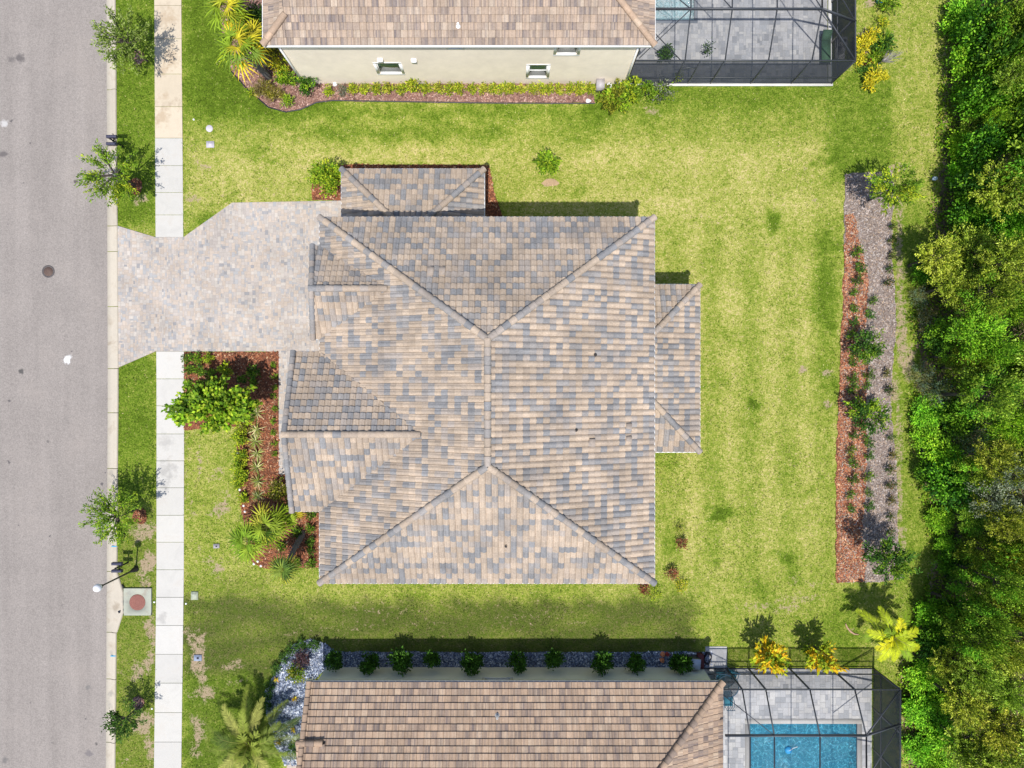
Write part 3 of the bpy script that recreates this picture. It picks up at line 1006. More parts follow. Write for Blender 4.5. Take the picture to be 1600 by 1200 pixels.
def window(p0, p1, h, house, depth=.12, trim=.10, sash=True, bars=0):
    p0, p1 = np.array(p0[:2], float), np.array(p1[:2], float)
    d = (p1 - p0) / np.linalg.norm(p1 - p0)
    out = np.array([d[1], -d[0]])
    s0, s1, a, b_ = h
    ang = math.atan2(d[1], d[0])
    def c(s, z, o):
        q = p0 + d * s + out * o
        return (q[0], q[1], z)
    g = MB(); sm, zm = (s0 + s1) / 2, (a + b_) / 2
    W_, H_ = s1 - s0, b_ - a
    for z in (a - trim / 2, b_ + trim / 2):
        g.box(c(sm, z, .002), (W_ + 2 * trim, .03, trim), ang)
    for s in (s0 - trim / 2, s1 + trim / 2):
        g.box(c(s, zm, .002), (trim, .03, H_), ang)
    f = .05
    for z in (a + f / 2, b_ - f / 2) + ((zm,) if sash else ()):
        g.box(c(sm, z, -depth + .045), (W_ - .004, .05, f), ang)
    for s in (s0 + f / 2 + .002, s1 - f / 2 - .002):
        g.box(c(s, zm, -depth + .044), (f, .046, H_ - 2 * f), ang)
    w_ = g.build('window', M_WHITE, house)
    g = MB()
    g.box(c(sm, zm, -depth + .025), (W_ - .02, .012, H_ - .02), ang)
    g.build('pane', M_GLASS, w_)
    return w_

def downspout(a, b_, house):
    g = MB(); g.beam(a, b_, .08, .10)
    q = np.array(a) if a[2] < b_[2] else np.array(b_)
    return g.build('downspout', M_WHITE, house)

def pp(x, y):       # plan pixels (ground scale, photo centre origin, y down) -> world xy
    return np.array([x / S, -y / S])

# ============================ main house ============================
hm = root('house', (pp(-33, 22)[0], pp(-33, 22)[1], 0), 'large central house with a hipped roof of mixed tan and blue grey tiles', 'house')
EH, RH = 5.7, 9.1
NW, NE, SE, SW = P(501.5, 341, EH), P(1021, 341, EH), P(1021, 909, EH), P(500.5, 910, EH)
NW[1] = NE[1]; SE[1] = SW[1] = (SE[1] + SW[1]) / 2; SW[0] = NW[0] = (SW[0] + NW[0]) / 2
RN, RS = P(762, 530, RH), P(762, 728, RH)
g = MB()
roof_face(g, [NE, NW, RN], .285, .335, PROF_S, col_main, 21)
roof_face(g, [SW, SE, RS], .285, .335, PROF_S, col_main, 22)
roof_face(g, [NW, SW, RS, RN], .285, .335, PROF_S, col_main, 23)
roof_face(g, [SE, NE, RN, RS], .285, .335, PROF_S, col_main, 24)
nW = pnormal(NW, SW, RS); nE = pnormal(SE, NE, RN); nN = pnormal(NE, NW, RN); nS = pnormal(SW, SE, RS)
# west gables
def gable(g, e1, e2, rw_px, ap_px, seed):
    """e1,e2: west eave corners (north, south) ; ridge west end and apex in photo pixels"""
    ap = ray_on_plane(*ap_px, NW, nW)
    rw = P(*rw_px, ap[2])
    my = (e1[1] + e2[1]) / 2
    rw[1] = my; ap[1] = my
    f1 = np.array([NW[0], e1[1], EH]); f2 = np.array([NW[0], e2[1], EH])
    roof_face(g, [f1, e1, rw, ap], .285, .335, PROF_S, col_main, seed, lift=.05)
    roof_face(g, [e2, f2, ap, rw], .285, .335, PROF_S, col_main, seed + 1, lift=.05)
    return rw, ap, f1, f2
A1, A2 = P(456, 551, EH), P(454, 797, EH)
rwA, apA, fA1, fA2 = gable(g, A1, A2, (441.5, 680), (657, 676), 31)
B1, B2 = P(486, 386, EH), P(487, 528, EH)
rwB, apB, fB1, fB2 = gable(g, B1, B2, (484, 447), (605, 443), 35)
# north wing, lean-to with hipped ends
WH = 2.8
wa_, wb_ = P(535, 265.5, WH), P(755.5, 265.5, WH)
yw = NE[1] - .42
run = wa_[1] - yw
wt = WH + run * .4167
wc_, wd_ = np.array([wa_[0] + run, yw, wt]), np.array([wb_[0] - run, yw, wt])
we_, wf_ = np.array([wa_[0], yw, WH]), np.array([wb_[0], yw, WH])
roof_face(g, [wb_, wa_, wc_, wd_], .285, .335, PROF_S, col_main, 41)
roof_face(g, [wa_, we_, wc_], .285, .335, PROF_S, col_main, 42)
roof_face(g, [wf_, wb_, wd_], .285, .335, PROF_S, col_main, 43)
# east lean-to
ea_, eb_ = P(1092, 446, WH), P(1092, 705, WH)
xw = NE[0] - .42
run2 = ea_[0] - xw
wt2 = WH + run2 * .4167
ec_, ed_ = np.array([xw, ea_[1] - run2, wt2]), np.array([xw, eb_[1] + run2, wt2])
ee_, ef_ = np.array([xw, ea_[1], WH]), np.array([xw, eb_[1], WH])
roof_face(g, [eb_, ea_, ec_, ed_], .285, .335, PROF_S, col_main, 44)
roof_face(g, [ea_, ee_, ec_], .285, .335, PROF_S, col_main, 45)
roof_face(g, [ef_, eb_, ed_], .285, .335, PROF_S, col_main, 46)
roof = g.build('roof', M_TILE, hm)
g = MB()
PALR = [tuple(c) for c in PAL_MAIN]
PALG = [tuple(PAL_MAIN[i]) for i in (2, 3, 4, 3, 2)]
PALM = [tuple(PAL_MAIN[i]) for i in (0, 1, 4, 3, 1, 0, 2)]
for i, (a, b_, pl) in enumerate([(NW, RN, PALG + PALM[:3]), (NE, RN, PALR), (SE, RS, PALR), (SW, RS, PALR), (RN, RS, PALM), (rwA, apA, PALM), (rwB, apB, PALM),
                                 (wa_, wc_, PALG + PALM), (wb_, wd_, PALG + PALM), (ea_, ec_, PALM), (eb_, ed_, PALM)]):
    g = MB(); ridge(g, a, b_, pl, 50 + i); g.build('ridge_tiles', M_TILE, roof)
for i, (a, b_) in enumerate([(A1, rwA), (A2, rwA), (B1, rwB), (B2, rwB)]):
    g = MB(); ridge(g, a + np.array([.10, 0, .03]), b_ + np.array([.10, 0, .03]), PALG, 70 + i, .13); g.build('rake_tiles', M_TILE, roof)
for (x, y, d) in [(673, 424, (0, -1)), (691, 424, (0, -1))]:
    hood_vent(ray_on_plane(x, y, NE, nN), roof, d)
for (x, y) in [(925, 692), (982, 668), (982, 688)]:
    hood_vent(ray_on_plane(x, y, SE, nE), roof, (0, 1))
M_DK = mat_plain('dark_pipe', (.05, .045, .045), .6)
for (x, y) in [(899.5, 672.5), (929, 554)]:
    pipe_vent('pipe_vent', ray_on_plane(x, y, SE, nE), roof, .2, .05, M_DK)
pipe_vent('pipe_vent', ray_on_plane(791, 852, SE, nS), roof, .18, .05, M_DK)
# walls
g = MB()
in_ = .42
x0, x1, y0, y1 = NW[0] + in_, NE[0] - in_, SE[1] + in_, NE[1] - in_
zt = EH + .02
gd = (1.0, 5.9, 0.0, 2.3)
WHOL = {}
def W(p, q, z1, holes=()):
    wall(g, p, q, -.05, z1, holes)
wW = [(((y1 - (B1[1] - .3))), 0)]
W((x0, y1), (x0, y0), zt)
W((x1, y0), (x1, y1), zt, [(2.0, 3.4, 3.9, 5.2), (10.5, 12.0, 3.9, 5.2)])
W((x0, y0), (x1, y0), zt, [(3, 4.4, 1.0, 2.4), (9, 10.4, 1.0, 2.4), (6, 7.4, 3.8, 5.1), (12.5, 13.9, 3.8, 5.1)])
W((x1, y1), (x0, y1), zt, [(2.0, 3.2, 1.0, 2.3), (6.0, 7.3, 3.8, 5.1)])
# front bays under the gables
def bay(c1, c2, rw, hole=()):
    xa = c1[0] + .40
    W((xa, c1[1] - .4), (xa, c2[1] + .4), zt, hole)
    W((x0, c1[1] - .4), (xa, c1[1] - .4), zt)
    W((xa, c2[1] + .4), (x0, c2[1] + .4), zt)
    g.add([[xa, c1[1] - .4, zt], [xa, c2[1] + .4, zt], [xa, rw[1], rw[2] - .18]], np.array([[0, 1, 2]]))
    return xa
Lb = (B1[1] - .4) - (B2[1] + .4)
xb = bay(B1, B2, rwB, [(.45, Lb - .45, 0.0, 2.3)])
La = (A1[1] - .4) - (A2[1] + .4)
xa_ = bay(A1, A2, rwA, [(1.0, 2.6, 3.8, 5.2), (La - 2.8, La - 1.2, 3.8, 5.2), (1.6, La - 1.6, .9, 2.4)])
# wings
wi = .35
W((wb_[0] - wi, wb_[1] - wi), (wa_[0] + wi, wa_[1] - wi), WH, [(2.0, 3.3, .9, 2.2)])
W((wa_[0] + wi, wa_[1] - wi), (wa_[0] + wi, yw), WH, [(.6, 3.0, 0, 2.2)])
W((wb_[0] - wi, yw), (wb_[0] - wi, wb_[1] - wi), WH)
W((ea_[0] - wi, eb_[1] + wi), (ea_[0] - wi, ea_[1] - wi), WH, [(1.2, 3.6, 0.1, 2.3), (5.0, 7.4, .1, 2.3)])
W((xw, eb_[1] + wi), (ea_[0] - wi, eb_[1] + wi), WH)
W((ea_[0] - wi, ea_[1] - wi), (xw, ea_[1] - wi), WH)
g.build('wall', M_STUCCO3, hm)
for p, q, hl in [((x1, y0), (x1, y1), [(2.0, 3.4, 3.9, 5.2), (10.5, 12.0, 3.9, 5.2)]),
                 ((x0, y0), (x1, y0), [(3, 4.4, 1.0, 2.4), (9, 10.4, 1.0, 2.4), (6, 7.4, 3.8, 5.1), (12.5, 13.9, 3.8, 5.1)]),
                 ((x1, y1), (x0, y1), [(2.0, 3.2, 1.0, 2.3), (6.0, 7.3, 3.8, 5.1)]),
                 ((xa_, A1[1] - .4), (xa_, A2[1] + .4), [(1.0, 2.6, 3.8, 5.2), (La - 2.8, La - 1.2, 3.8, 5.2), (1.6, La - 1.6, .9, 2.4)]),
                 ((wb_[0] - wi, wb_[1] - wi), (wa_[0] + wi, wa_[1] - wi), [(2.0, 3.3, .9, 2.2)]),
                 ((ea_[0] - wi, eb_[1] + wi), (ea_[0] - wi, ea_[1] - wi), [(1.2, 3.6, 0.1, 2.3), (5.0, 7.4, .1, 2.3)])]:
    for h_ in hl:
        window(p, q, h_, hm)
def garage_door(xg, ya, yb, top):
    g = MB()
    n = 4
    for i in range(n):
        z0 = .02 + i * (top - .04) / n
        g.box((xg + .10, (ya + yb) / 2, z0 + (top - .04) / n / 2), (.05, abs(ya - yb) - .02, (top - .04) / n - .015))
    return g.build('garage_door', M_WHITE, hm)
garage_door(xb, B1[1] - .4 - .45, B2[1] + .4 + .45, 2.3)
garage_door(wa_[0] + wi, wa_[1] - wi - .6, wa_[1] - wi - 3.0, 2.2)
# soffits
g = MB()
def soffit(a, b_, c, d, z):
    g.add([[*a, z], [*b_, z], [*c, z], [*d, z]], np.array([[0, 1, 2, 3]]))
zs = EH - .12
soffit((NW[0], y1), (NE[0], y1), (NE[0], NE[1]), (NW[0], NE[1]), zs)
soffit((NW[0], SW[1]), (NE[0], SW[1]), (NE[0], y0), (NW[0], y0), zs)
soffit((NW[0], y0), (x0, y0), (x0, y1), (NW[0], y1), zs)
soffit((x1, y0), (NE[0], y0), (NE[0], y1), (x1, y1), zs)
for c1, c2, xx in ((A1, A2, xa_), (B1, B2, xb)):
    soffit((c1[0], c2[1]), (NW[0] - .003, c2[1]), (NW[0] - .003, c1[1]), (c1[0], c1[1]), zs)
g.build('soffit', M_STUCCO3, hm)
gutter('gutter', [SW, SE, NE, NW], hm)
gutter('gutter', [NW, fB1], hm); gutter('gutter', [fB2, fA1], hm); gutter('gutter', [fA2, SW], hm)
gutter('gutter', [fA1, A1], hm); gutter('gutter', [A2, fA2], hm)
gutter('gutter', [fB1, B1], hm); gutter('gutter', [B2, fB2], hm)
gutter('gutter', [wf_, wb_, wa_, we_], hm)
gutter('gutter', [ef_, eb_, ea_, ee_], hm)
g = MB()
for c1, c2, rw in ((A1, A2, rwA), (B1, B2, rwB)):
    for c_ in (c1, c2):
        g.beam(c_ + np.array([-.02, 0, -.10]), rw + np.array([-.02, 0, -.10]), .05, .20)
g.build('bargeboard', M_TRIM, hm)

# ============================ north neighbour ============================
hn = root('house', P(700, -60), 'cream stucco two storey neighbour house at the top edge with a pinkish brown tiled roof', 'house')
EN = 5.5
nSW, nSE = P(412, 70.5, EN), P(1022, 70.5, EN)
pitch = .4167
top = nSW[1] + 15
rise = 7.5 * pitch
mid = nSW[1] + 7.5
rE = np.array([nSE[0] - 7.5, mid, EN + rise])
nNE = np.array([nSE[0], top, EN]); nNW = np.array([nSW[0], top, EN])
skirt = 1.15
s1 = np.array([nSW[0] + skirt, nSW[1] + skirt, EN + skirt * pitch])
s2 = np.array([nSW[0] + skirt, top - skirt, EN + skirt * pitch])
rW = np.array([nSW[0] + skirt, mid, EN + rise])
g = MB()
nSk = np.array([nSW[0] + skirt, nSW[1], EN]); nNk = np.array([nSW[0] + skirt, top, EN])
roof_face(g, [nSk, nSE, rE, rW], .33, .335, PROF_F, col_nb2, 101, .06)
roof_face(g, [nSW, nSk, s1], .33, .335, PROF_F, col_nb2, 108, .06)
roof_face(g, [nNk, nNW, s2], .33, .335, PROF_F, col_nb2, 109, .06)
roof_face(g, [nSE, nNE, rE], .33, .335, PROF_F, col_nb2, 102, .06)
roof_face(g, [nNW, nSW, s1, s2], .33, .335, PROF_F, col_nb2, 103, .035)
roof_face(g, [nNE, nNk, rW, rE], .33, .335, PROF_F, col_nb2, 104, .06)
rf = g.build('roof', M_TILE2, hn)
PALN = [tuple(c * 1.1) for c in PAL_NB[[0, 4, 1, 0]]]
def ridges(par, name, *rows):
    for r_ in rows:
        g = MB(); ridge(g, *r_); g.build(name, M_TILE2, par)
ridges(rf, 'ridge_tiles', (nSW + .02, s1 + np.array([.1, .1, .05]), PALN, 105, .16), (nSE, rE, PALN, 106, .15), (rE, rW, PALN, 107))
g = MB(); g.add([s1, s2, rW], np.array([[0, 1, 2]])); g.build('gable_wall', M_STUCCO, hn)
pipe_vent('pipe_vent', ray_on_plane(716, 41, nSW, pnormal(nSW, nSE, rE)), rf, .28, .06, M_WHITE)
wy = P(0, 131)[1]; wx0, wx1 = P(474, 131)[0], P(978, 131)[0]
hl = []
def hx(pxx, z): return (pxx - 800) * z / S - wx0
hl = [((581 + 5 - 800) * .9324 / S - wx0, (627.5 - 5 - 800) * .9324 / S - wx0, 1.35, 2.62),
      ((826 - 800) * .96 / S - wx0, (855 - 800) * .96 / S - wx0, .85, 2.4),
      ((869 - 800) * .905 / S - wx0, (902 - 800) * .905 / S - wx0, 3.65, 4.95),
      ((702 - 800) * .895 / S - wx0, (722 - 800) * .895 / S - wx0, 4.35, 4.95)]
g = MB()
wall(g, (wx0, wy), (wx1, wy), -.05, EN, hl)
wall(g, (wx1, wy), (wx1, top - .4), -.05, EN)
wall(g, (wx1, top - .4), (wx0, top - .4), -.05, EN)
wall(g, (wx0, top - .4), (wx0, wy), -.05, EN)
g.build('wall', M_STUCCO, hn)
for i, h_ in enumerate(hl):
    window((wx0, wy), (wx1, wy), h_, hn, trim=.14, sash=(i in (1, 2)))
g = MB()
zs = EN - .1
for a in ([(nSW[0], nSW[1]), (nSE[0], nSW[1]), (nSE[0], wy), (nSW[0], wy)], [(nSW[0], wy), (wx0, wy), (wx0, top - .4), (nSW[0], top - .4)],
          [(wx1, wy), (nSE[0], wy), (nSE[0], top - .4), (wx1, top - .4)], [(nSW[0], top - .4), (nSE[0], top - .4), (nSE[0], top), (nSW[0], top)]):
    soffit(*a, zs)
g.build('soffit', M_TRIM, hn)
gutter('gutter', [nNW, nSW, nSE, nNE, nNW], hn)
downspout((wx0 + .1, wy - .055, 0.05), (wx0 + .1, wy - .055, EN - .12), hn)
downspout((wx1 - .1, wy - .055, 0.05), (wx1 - .1, wy - .055, EN - .12), hn)
g = MB(); g.beam((wx1 + .05, wy + .12, 0.05), (wx1 + .05, wy + .12, EN - .12), .07, .07); g.build('downspout', M_BLACK, hn)
for x_, y_ in ((594.5, 93), (647, 94)):
    z = 469 / (600 - y_); hh = H * (1 - z)
    g = MB(); g.box(((x_ - 800) * z / S, wy - .07, hh), (.24, .14, .24))
    v = np.array([[-.14, -.14, .12], [.14, -.14, .12], [.14, 0, .2], [-.14, 0, .2]])
    g.add(v + np.array([(x_ - 800) * z / S, wy - .01, hh]), np.array([[0, 1, 2, 3]]))
    g.build('wall_vent', M_WHITE, hn)

# ============================ south neighbour ============================
hs = root('house', P(800, 1180), 'single storey house with brown pink tiles and pale grey green walls beside the gravel', 'house')
ES = 3.05
pS = .5
q1, q2 = P(480, 1066, ES), P(1128, 1066, ES)
q2[1] = q1[1]
dep = 14.0
bot = q1[1] - dep
rr_ = dep / 2
mid = q1[1] - rr_
s_ne = np.array([q2[0] - rr_, mid, ES + rr_ * pS])
s_w = np.array([q1[0], mid, ES + rr_ * pS])
q3, q4 = np.array([q2[0], bot, ES]), np.array([q1[0], bot, ES])
g = MB()
roof_face(g, [q2, q1, s_w, s_ne], .33, .335, PROF_F, col_nb, 201, .058)
roof_face(g, [q3, q2, s_ne], .33, .335, PROF_F, col_nb, 202, .058)
roof_face(g, [q4, q3, s_ne, s_w], .33, .335, PROF_F, col_nb, 203, .06)
# small entry gable over the walkway
nSn = pnormal(q2, q1, s_w)
e0 = ray_on_plane(505, 1159, q1, nSn)
e0[2] += .02
lowy = e0[1] - 3.2
g1a = np.array([q1[0] - .15, e0[1], e0[2] + .04]); g1b = np.array([e0[0], e0[1], e0[2] + .04])
g1c = np.array([e0[0], lowy, e0[2] - .5]); g1d = np.array([q1[0] - .15, lowy, e0[2] - .5])
ro = g.build('roof', M_TILE2, hs)
PALSS = [tuple(c) for c in PAL_NB[[0, 1, 2, 0]]]
ridges(ro, 'ridge_tiles', (q2, s_ne, PALSS, 205, .16, .36), (s_ne, s_w, PALSS, 206, .15))
ridges(ro, 'rake_tiles', (q1 + np.array([.12, 0, .03]), s_w + np.array([.12, 0, .03]), PALSS[:2], 207, .13))
g = MB()
roof_face(g, [g1d, g1c, g1b, g1a], .33, .335, PROF_F, col_nb, 208, .04)
po = g.build('porch_roof', M_TILE2, hs)
ridges(po, 'ridge_tiles', (g1b, g1a, PALSS, 209, .15))
ridges(po, 'rake_tiles', (g1a + np.array([.1, 0, 0]), g1d + np.array([.1, 0, 0]), PALSS, 210, .13), (g1b, g1c, PALSS, 211, .13))
pipe_vent('pipe_vent', ray_on_plane(777, 1118, q1, nSn), ro, .35, .06, M_TRIM)
sy = P(0, 1042)[1]; sx0, sx1 = P(510, 1042)[0], P(1097, 1042)[0]
hls = [(sx1 - (797 - 800) * .94 / S, sx1 - (757 - 800) * .94 / S, 1.6, 2.75)]
g = MB()
wall(g, (sx1, sy), (sx0, sy), -.05, ES, hls)
wall(g, (sx0, sy), (sx0, bot + .4), -.05, ES)
wall(g, (sx0, bot + .4), (sx1, bot + .4), -.05, ES)
wall(g, (sx1, bot + .4), (sx1, sy), -.05, ES)
g.add([[sx0 - .02, sy - .2, ES], [sx0 - .02, bot + .4, ES], [sx0 - .02, mid, s_w[2] - .15]], np.array([[0, 1, 2]]))
g.build('wall', M_STUCCO2, hs)
window((sx1, sy), (sx0, sy), hls[0], hs, trim=.16, sash=False)
g = MB()
zs = ES - .1
for a in ([(q1[0], sy), (q2[0], sy), (q2[0], q1[1]), (q1[0], q1[1])], [(q1[0], bot), (sx0, bot), (sx0, sy), (q1[0], sy)],
          [(sx1, bot), (q2[0], bot), (q2[0], sy), (sx1, sy)]):
    soffit(*a, zs)
g.build('soffit', M_TRIM, hs)
gutter('gutter', [q3, q2, q1], hs, M_TRIM)
g = MB(); g.beam(q1 + np.array([-.02, 0, -.1]), s_w + np.array([-.02, 0, -.1]), .05, .2); g.build('bargeboard', M_TRIM, hs)
#@@PART2
# ------------------------------------------------------------------ plants
def leaves(g, c, out, L, Wd, col, rg, flat=.5, droop=0.0):
    """one folded diamond per leaf; c (n,3) base, out (n,3) growth direction"""
    n = len(c)
    d = out + rg.normal(0, .55, (n, 3))
    d[:, 2] = d[:, 2] * flat - droop
    d /= np.linalg.norm(d, axis=1, keepdims=True) + 1e-9
    up = np.array([0, 0, 1.0]) + rg.normal(0, .45, (n, 3))
    s = np.cross(d, up); s /= np.linalg.norm(s, axis=1, keepdims=True) + 1e-9
    L = np.broadcast_to(L, (n,))[:, None]; Wd = np.broadcast_to(Wd, (n,))[:, None]
    nn = np.cross(s, d)
    m = c + d * L * .5
    V = np.stack([c, m + s * Wd * .5 + nn * Wd * .15, c + d * L, m - s * Wd * .5 + nn * Wd * .15], 1).reshape(-1, 3)
    g.add(V, np.arange(4 * n).reshape(-1, 4), col)

def palcol(pal, n, rg, var=.25):
    pal = np.array(pal)
    return pal[rg.integers(0, len(pal), n)] * rg.uniform(1 - var, 1 + var, (n, 1))

def crown_mesh(g, c, R, Hh, nleaf, ntwig, sigma, leaf, pal, seed, low=-.35, tmin=.3, wood=None, aspect=.5, lopside=None, pal2=None):
    """leaves strung along twigs that end unevenly on an ellipsoid of radius R and half height Hh"""
    rg = np.random.default_rng(seed)
    c = np.array(c, float)
    per = nleaf // ntwig
    for k in range(ntwig):
        z = rg.uniform(low, 1)
        a = rg.uniform(0, 2 * math.pi)
        r = math.sqrt(max(0, 1 - z * z))
        e = np.array([r * math.cos(a) * R, r * math.sin(a) * R, z * Hh]) * rg.uniform(.62, 1.08)
        if lopside is not None:
            e[:2] *= lopside
        st = c + e * .08 + np.array([0, 0, -Hh * .35])
        bend = rg.normal(0, .1 * R, 3)
        t = rg.uniform(tmin, 1, per) ** .8
        p = st + (c + e - st) * t[:, None] + bend * (t * (1 - t))[:, None] * 2
        sg = sigma * (1.15 - .5 * t)[:, None]
        p = p + rg.normal(0, 1, (per, 3)) * sg
        out = (e / (np.linalg.norm(e) + 1e-6))[None, :] * 1.0 + np.array([0, 0, .15])
        cl = rg.uniform(.75, 1.3)
        pl = pal2 if (pal2 is not None and rg.random() < .35) else pal
        col = palcol(pl, per, rg, .22) * cl
        leaves(g, p, np.broadcast_to(out, (per, 3)), rg.uniform(leaf * .7, leaf * 1.3, per), leaf * aspect, col, rg)
        if wood is not None and k % 3 == 0:
            wood.tube([st, st + (c + e - st) * .5 + bend * .5, c + e * .92], [.022 * R + .006, .012 * R + .004, .004], 4, cap=False)

GREENS = {
    'mid': [(.10, .20, .012), (.15, .26, .015), (.055, .12, .008), (.21, .31, .025)],
    'bright': [(.16, .30, .012), (.24, .37, .02), (.09, .19, .010), (.33, .42, .03)],
    'dark': [(.03, .075, .010), (.045, .11, .012), (.065, .14, .02), (.02, .05, .008)],
    'deep': [(.035, .095, .012), (.055, .14, .016), (.08, .18, .02), (.02, .055, .01)],
    'olive': [(.24, .24, .018), (.36, .33, .03), (.11, .12, .010), (.52, .46, .08)],
    'oak': [(.12, .15, .012), (.20, .22, .016), (.06, .08, .008), (.29, .29, .03)],
    'brown': [(.14, .10, .03), (.22, .17, .05), (.10, .10, .02), (.30, .24, .12)],
    'grey': [(.12, .14, .09), (.18, .20, .13), (.07, .09, .045), (.25, .26, .2)],
    'street': [(.12, .19, .022), (.18, .25, .035), (.06, .10, .014), (.25, .31, .09)],
    'yellow': [(.62, .50, .02), (.70, .62, .05), (.45, .42, .02), (.30, .34, .02)],
    'orange': [(.68, .42, .01), (.74, .54, .02), (.66, .36, .02), (.60, .54, .03), (.40, .42, .02)],
    'purple': [(.07, .035, .045), (.10, .05, .06), (.04, .025, .03), (.12, .08, .07)],
    'red': [(.22, .05, .04), (.30, .09, .05), (.12, .03, .03), (.20, .13, .04)],
    'ygreen': [(.33, .42, .02), (.45, .49, .03), (.19, .28, .015), (.10, .17, .012)],
}

def proto_tree(name, cat, R, Hh, ch, nleaf, ntwig, sigma, leaf, pal, seed, trunk=.07, low=-.35, aspect=.5, lop=None, pal2=None, tmin=.3, bark=None):
    """tree with its base at the origin: trunk (with limbs) and crown are parts"""
    r = root(name, (0, 0, 0), None, cat)
    wd, cr = MB(), MB()
    rg = random.Random(seed)
    bx, by = rg.uniform(-.08, .08), rg.uniform(-.08, .08)
    wd.tube([(0, 0, -.05), (bx * .6, by * .6, ch * .35), (bx, by, ch * .7), (0, 0, ch + Hh * .2)], [trunk * 1.3, trunk, trunk * .75, trunk * .35], 7)
    crown_mesh(cr, (0, 0, ch), R, Hh, nleaf, ntwig, sigma, leaf, GREENS[pal], seed, low, tmin, wd, aspect, lop, GREENS[pal2] if pal2 else None)
    t = wd.build('trunk', bark or M_BARK, r)
    c = cr.build('crown', M_LEAF, r)
    KIDS[r.name] = [t, c]
    return r

def proto_shrub(name, cat, R, Hh, nleaf, ntwig, sigma, leaf, pal, seed, aspect=.5, low=-.1, pal2=None, stems=True, tmin=.15):
    r = root(name, (0, 0, 0), None, cat)
    wd, cr = MB(), MB()
    crown_mesh(cr, (0, 0, Hh * .75), R, Hh * .75, nleaf, ntwig, sigma, leaf, GREENS[pal], seed, low, tmin, None, aspect, None, GREENS[pal2] if pal2 else None)
    rg = random.Random(seed)
    for k in range(4):
        a = k * 1.6 + rg.random()
        wd.tube([(0, 0, -.04), (math.cos(a) * R * .2, math.sin(a) * R * .2, Hh * .4), (math.cos(a) * R * .5, math.sin(a) * R * .5, Hh * .9)], [.02 * Hh + .008, .012 * Hh + .006, .004], 4, cap=False)
    s_ = wd.build('stem', M_BARK, r)
    c = cr.build('foliage', M_LEAF, r)
    KIDS[r.name] = [s_, c]
    return r

def ground_of(px_, py_, h):
    q = P(px_, py_, h)
    return (q[0], q[1], 0)

# --- street trees along the verge
for i, (x, y, h, R, lab, pal, sd) in enumerate([
        (190, 60, 2.7, 1.8, 'young street tree at the top of the verge, greyish green with twiggy sprays', 'street', 301),
        (170, 268, 2.7, 1.75, 'young yellow green street tree beside the upper black mailbox', 'mid', 302),
        (174, 808, 2.7, 1.65, 'young street tree between the driveway and the street lamp, leaning over the curb', 'mid', 303),
        (190, 1128, 1.9, 1.15, 'small dark green street tree at the bottom of the verge below the drain', 'dark', 304)]):
    r = proto_tree('street_tree', 'tree', R, R * .62, h - .2, int(2500 * R * R / 2.4), 64 if i < 3 else 40, .095, .135, pal, sd, .045, -.3, .42, pal2='ygreen' if i == 1 else ('bright' if i == 2 else None))
    place(r, ground_of(x, y, h), i * 1.3, 1, lab, 'young trees along the verge')
for k_, (x, y, r_, pal_, bm) in enumerate([(215, 90, 10, PINK, M_MULCHBASE2), (212, 291, 11, RED, M_MULCHBASE), (219, 806, 11, RED, M_MULCHBASE), (216, 1098, 9, PINK, M_MULCHBASE2)]):
    bed('tree_ring_bed', [(x + r_ * math.cos(a) * (1 + .12 * math.sin(3 * a + x)), y + r_ * math.sin(a) * 1.15) for a in np.linspace(0, 6.0, 16)], .022, bm, pal_, 330, .11, 90 + k_,
        'small ring of mulch round the foot of the street tree, ' + ordn(k_) + ' from the top', 'mulch', .5)
# --- front yard tree: broad leaves, spreading
r = proto_tree('garden_tree', 'tree', 2.35, 1.15, 3.0, 4300, 74, .13, .21, 'bright', 311, .08, -.25, .75, (1.0, .62), 'mid', bark=M_BARKG)
place(r, ground_of(331, 634, 3.3), .08, 1, 'broad leafed bright green tree overhanging the sidewalk beside the front mulch bed')
# --- round shrubs on the north side
r = proto_shrub('round_shrub', 'shrub', .95, 1.7, 2300, 60, .13, .13, 'bright', 321, pal2='ygreen', aspect=.6)
place(r, ground_of(513, 281, 1.0), 0, 1, 'dense rounded bright green shrub at the corner of the driveway and north wing')
r = proto_shrub('garden_shrub', 'shrub', .68, 1.2, 1100, 40, .10, .14, 'bright', 322, pal2='mid', aspect=.6)
place(r, ground_of(854, 257, .7), 0, 1, 'lone green shrub standing in the open side lawn above the house')
g = MB()
pts = [P(860 + 13 * math.cos(a) * (1 + .2 * math.sin(3 * a)), 285 + 6 * math.sin(a)) for a in np.linspace(0, 6.2, 14)]
g.slab([p[:2] for p in pts], 0, .022, (1, 1, 1))
struct(g, 'bare_soil', mat_plain('bare_soil', (.36, .25, .15), .95, 12, .2, .3))

# --- back bed trees
for i, (x, y, h, R, nl, pal, p2, lab) in enumerate([
        (1405, 289, 3.3, 1.35, 1900, 'mid', 'ygreen', 'thin young tree at the top end of the back mulch bed, biggest there'),
        (1360, 540, 1.6, .9, 1000, 'deep', 'mid', 'dark green bushy young tree in the back bed above the dead twigs'),
        (1362, 650, 1.8, 1.15, 1300, 'deep', 'bright', 'wide low green tree in the middle of the back bed'),
        (1396, 878, 3.0, 1.25, 1900, 'deep', 'mid', 'dark green young tree at the bottom end of the back mulch bed')]):
    r = proto_tree('young_tree', 'tree', R * 1.1, R * .75, h - .35, int(nl * 1.5), 46, .12, .15, pal, 330 + i, .04, -.3, .42, (1.1, .85), p2)
    place(r, ground_of(x, y, h), i, 1, lab, 'young trees in the back bed')

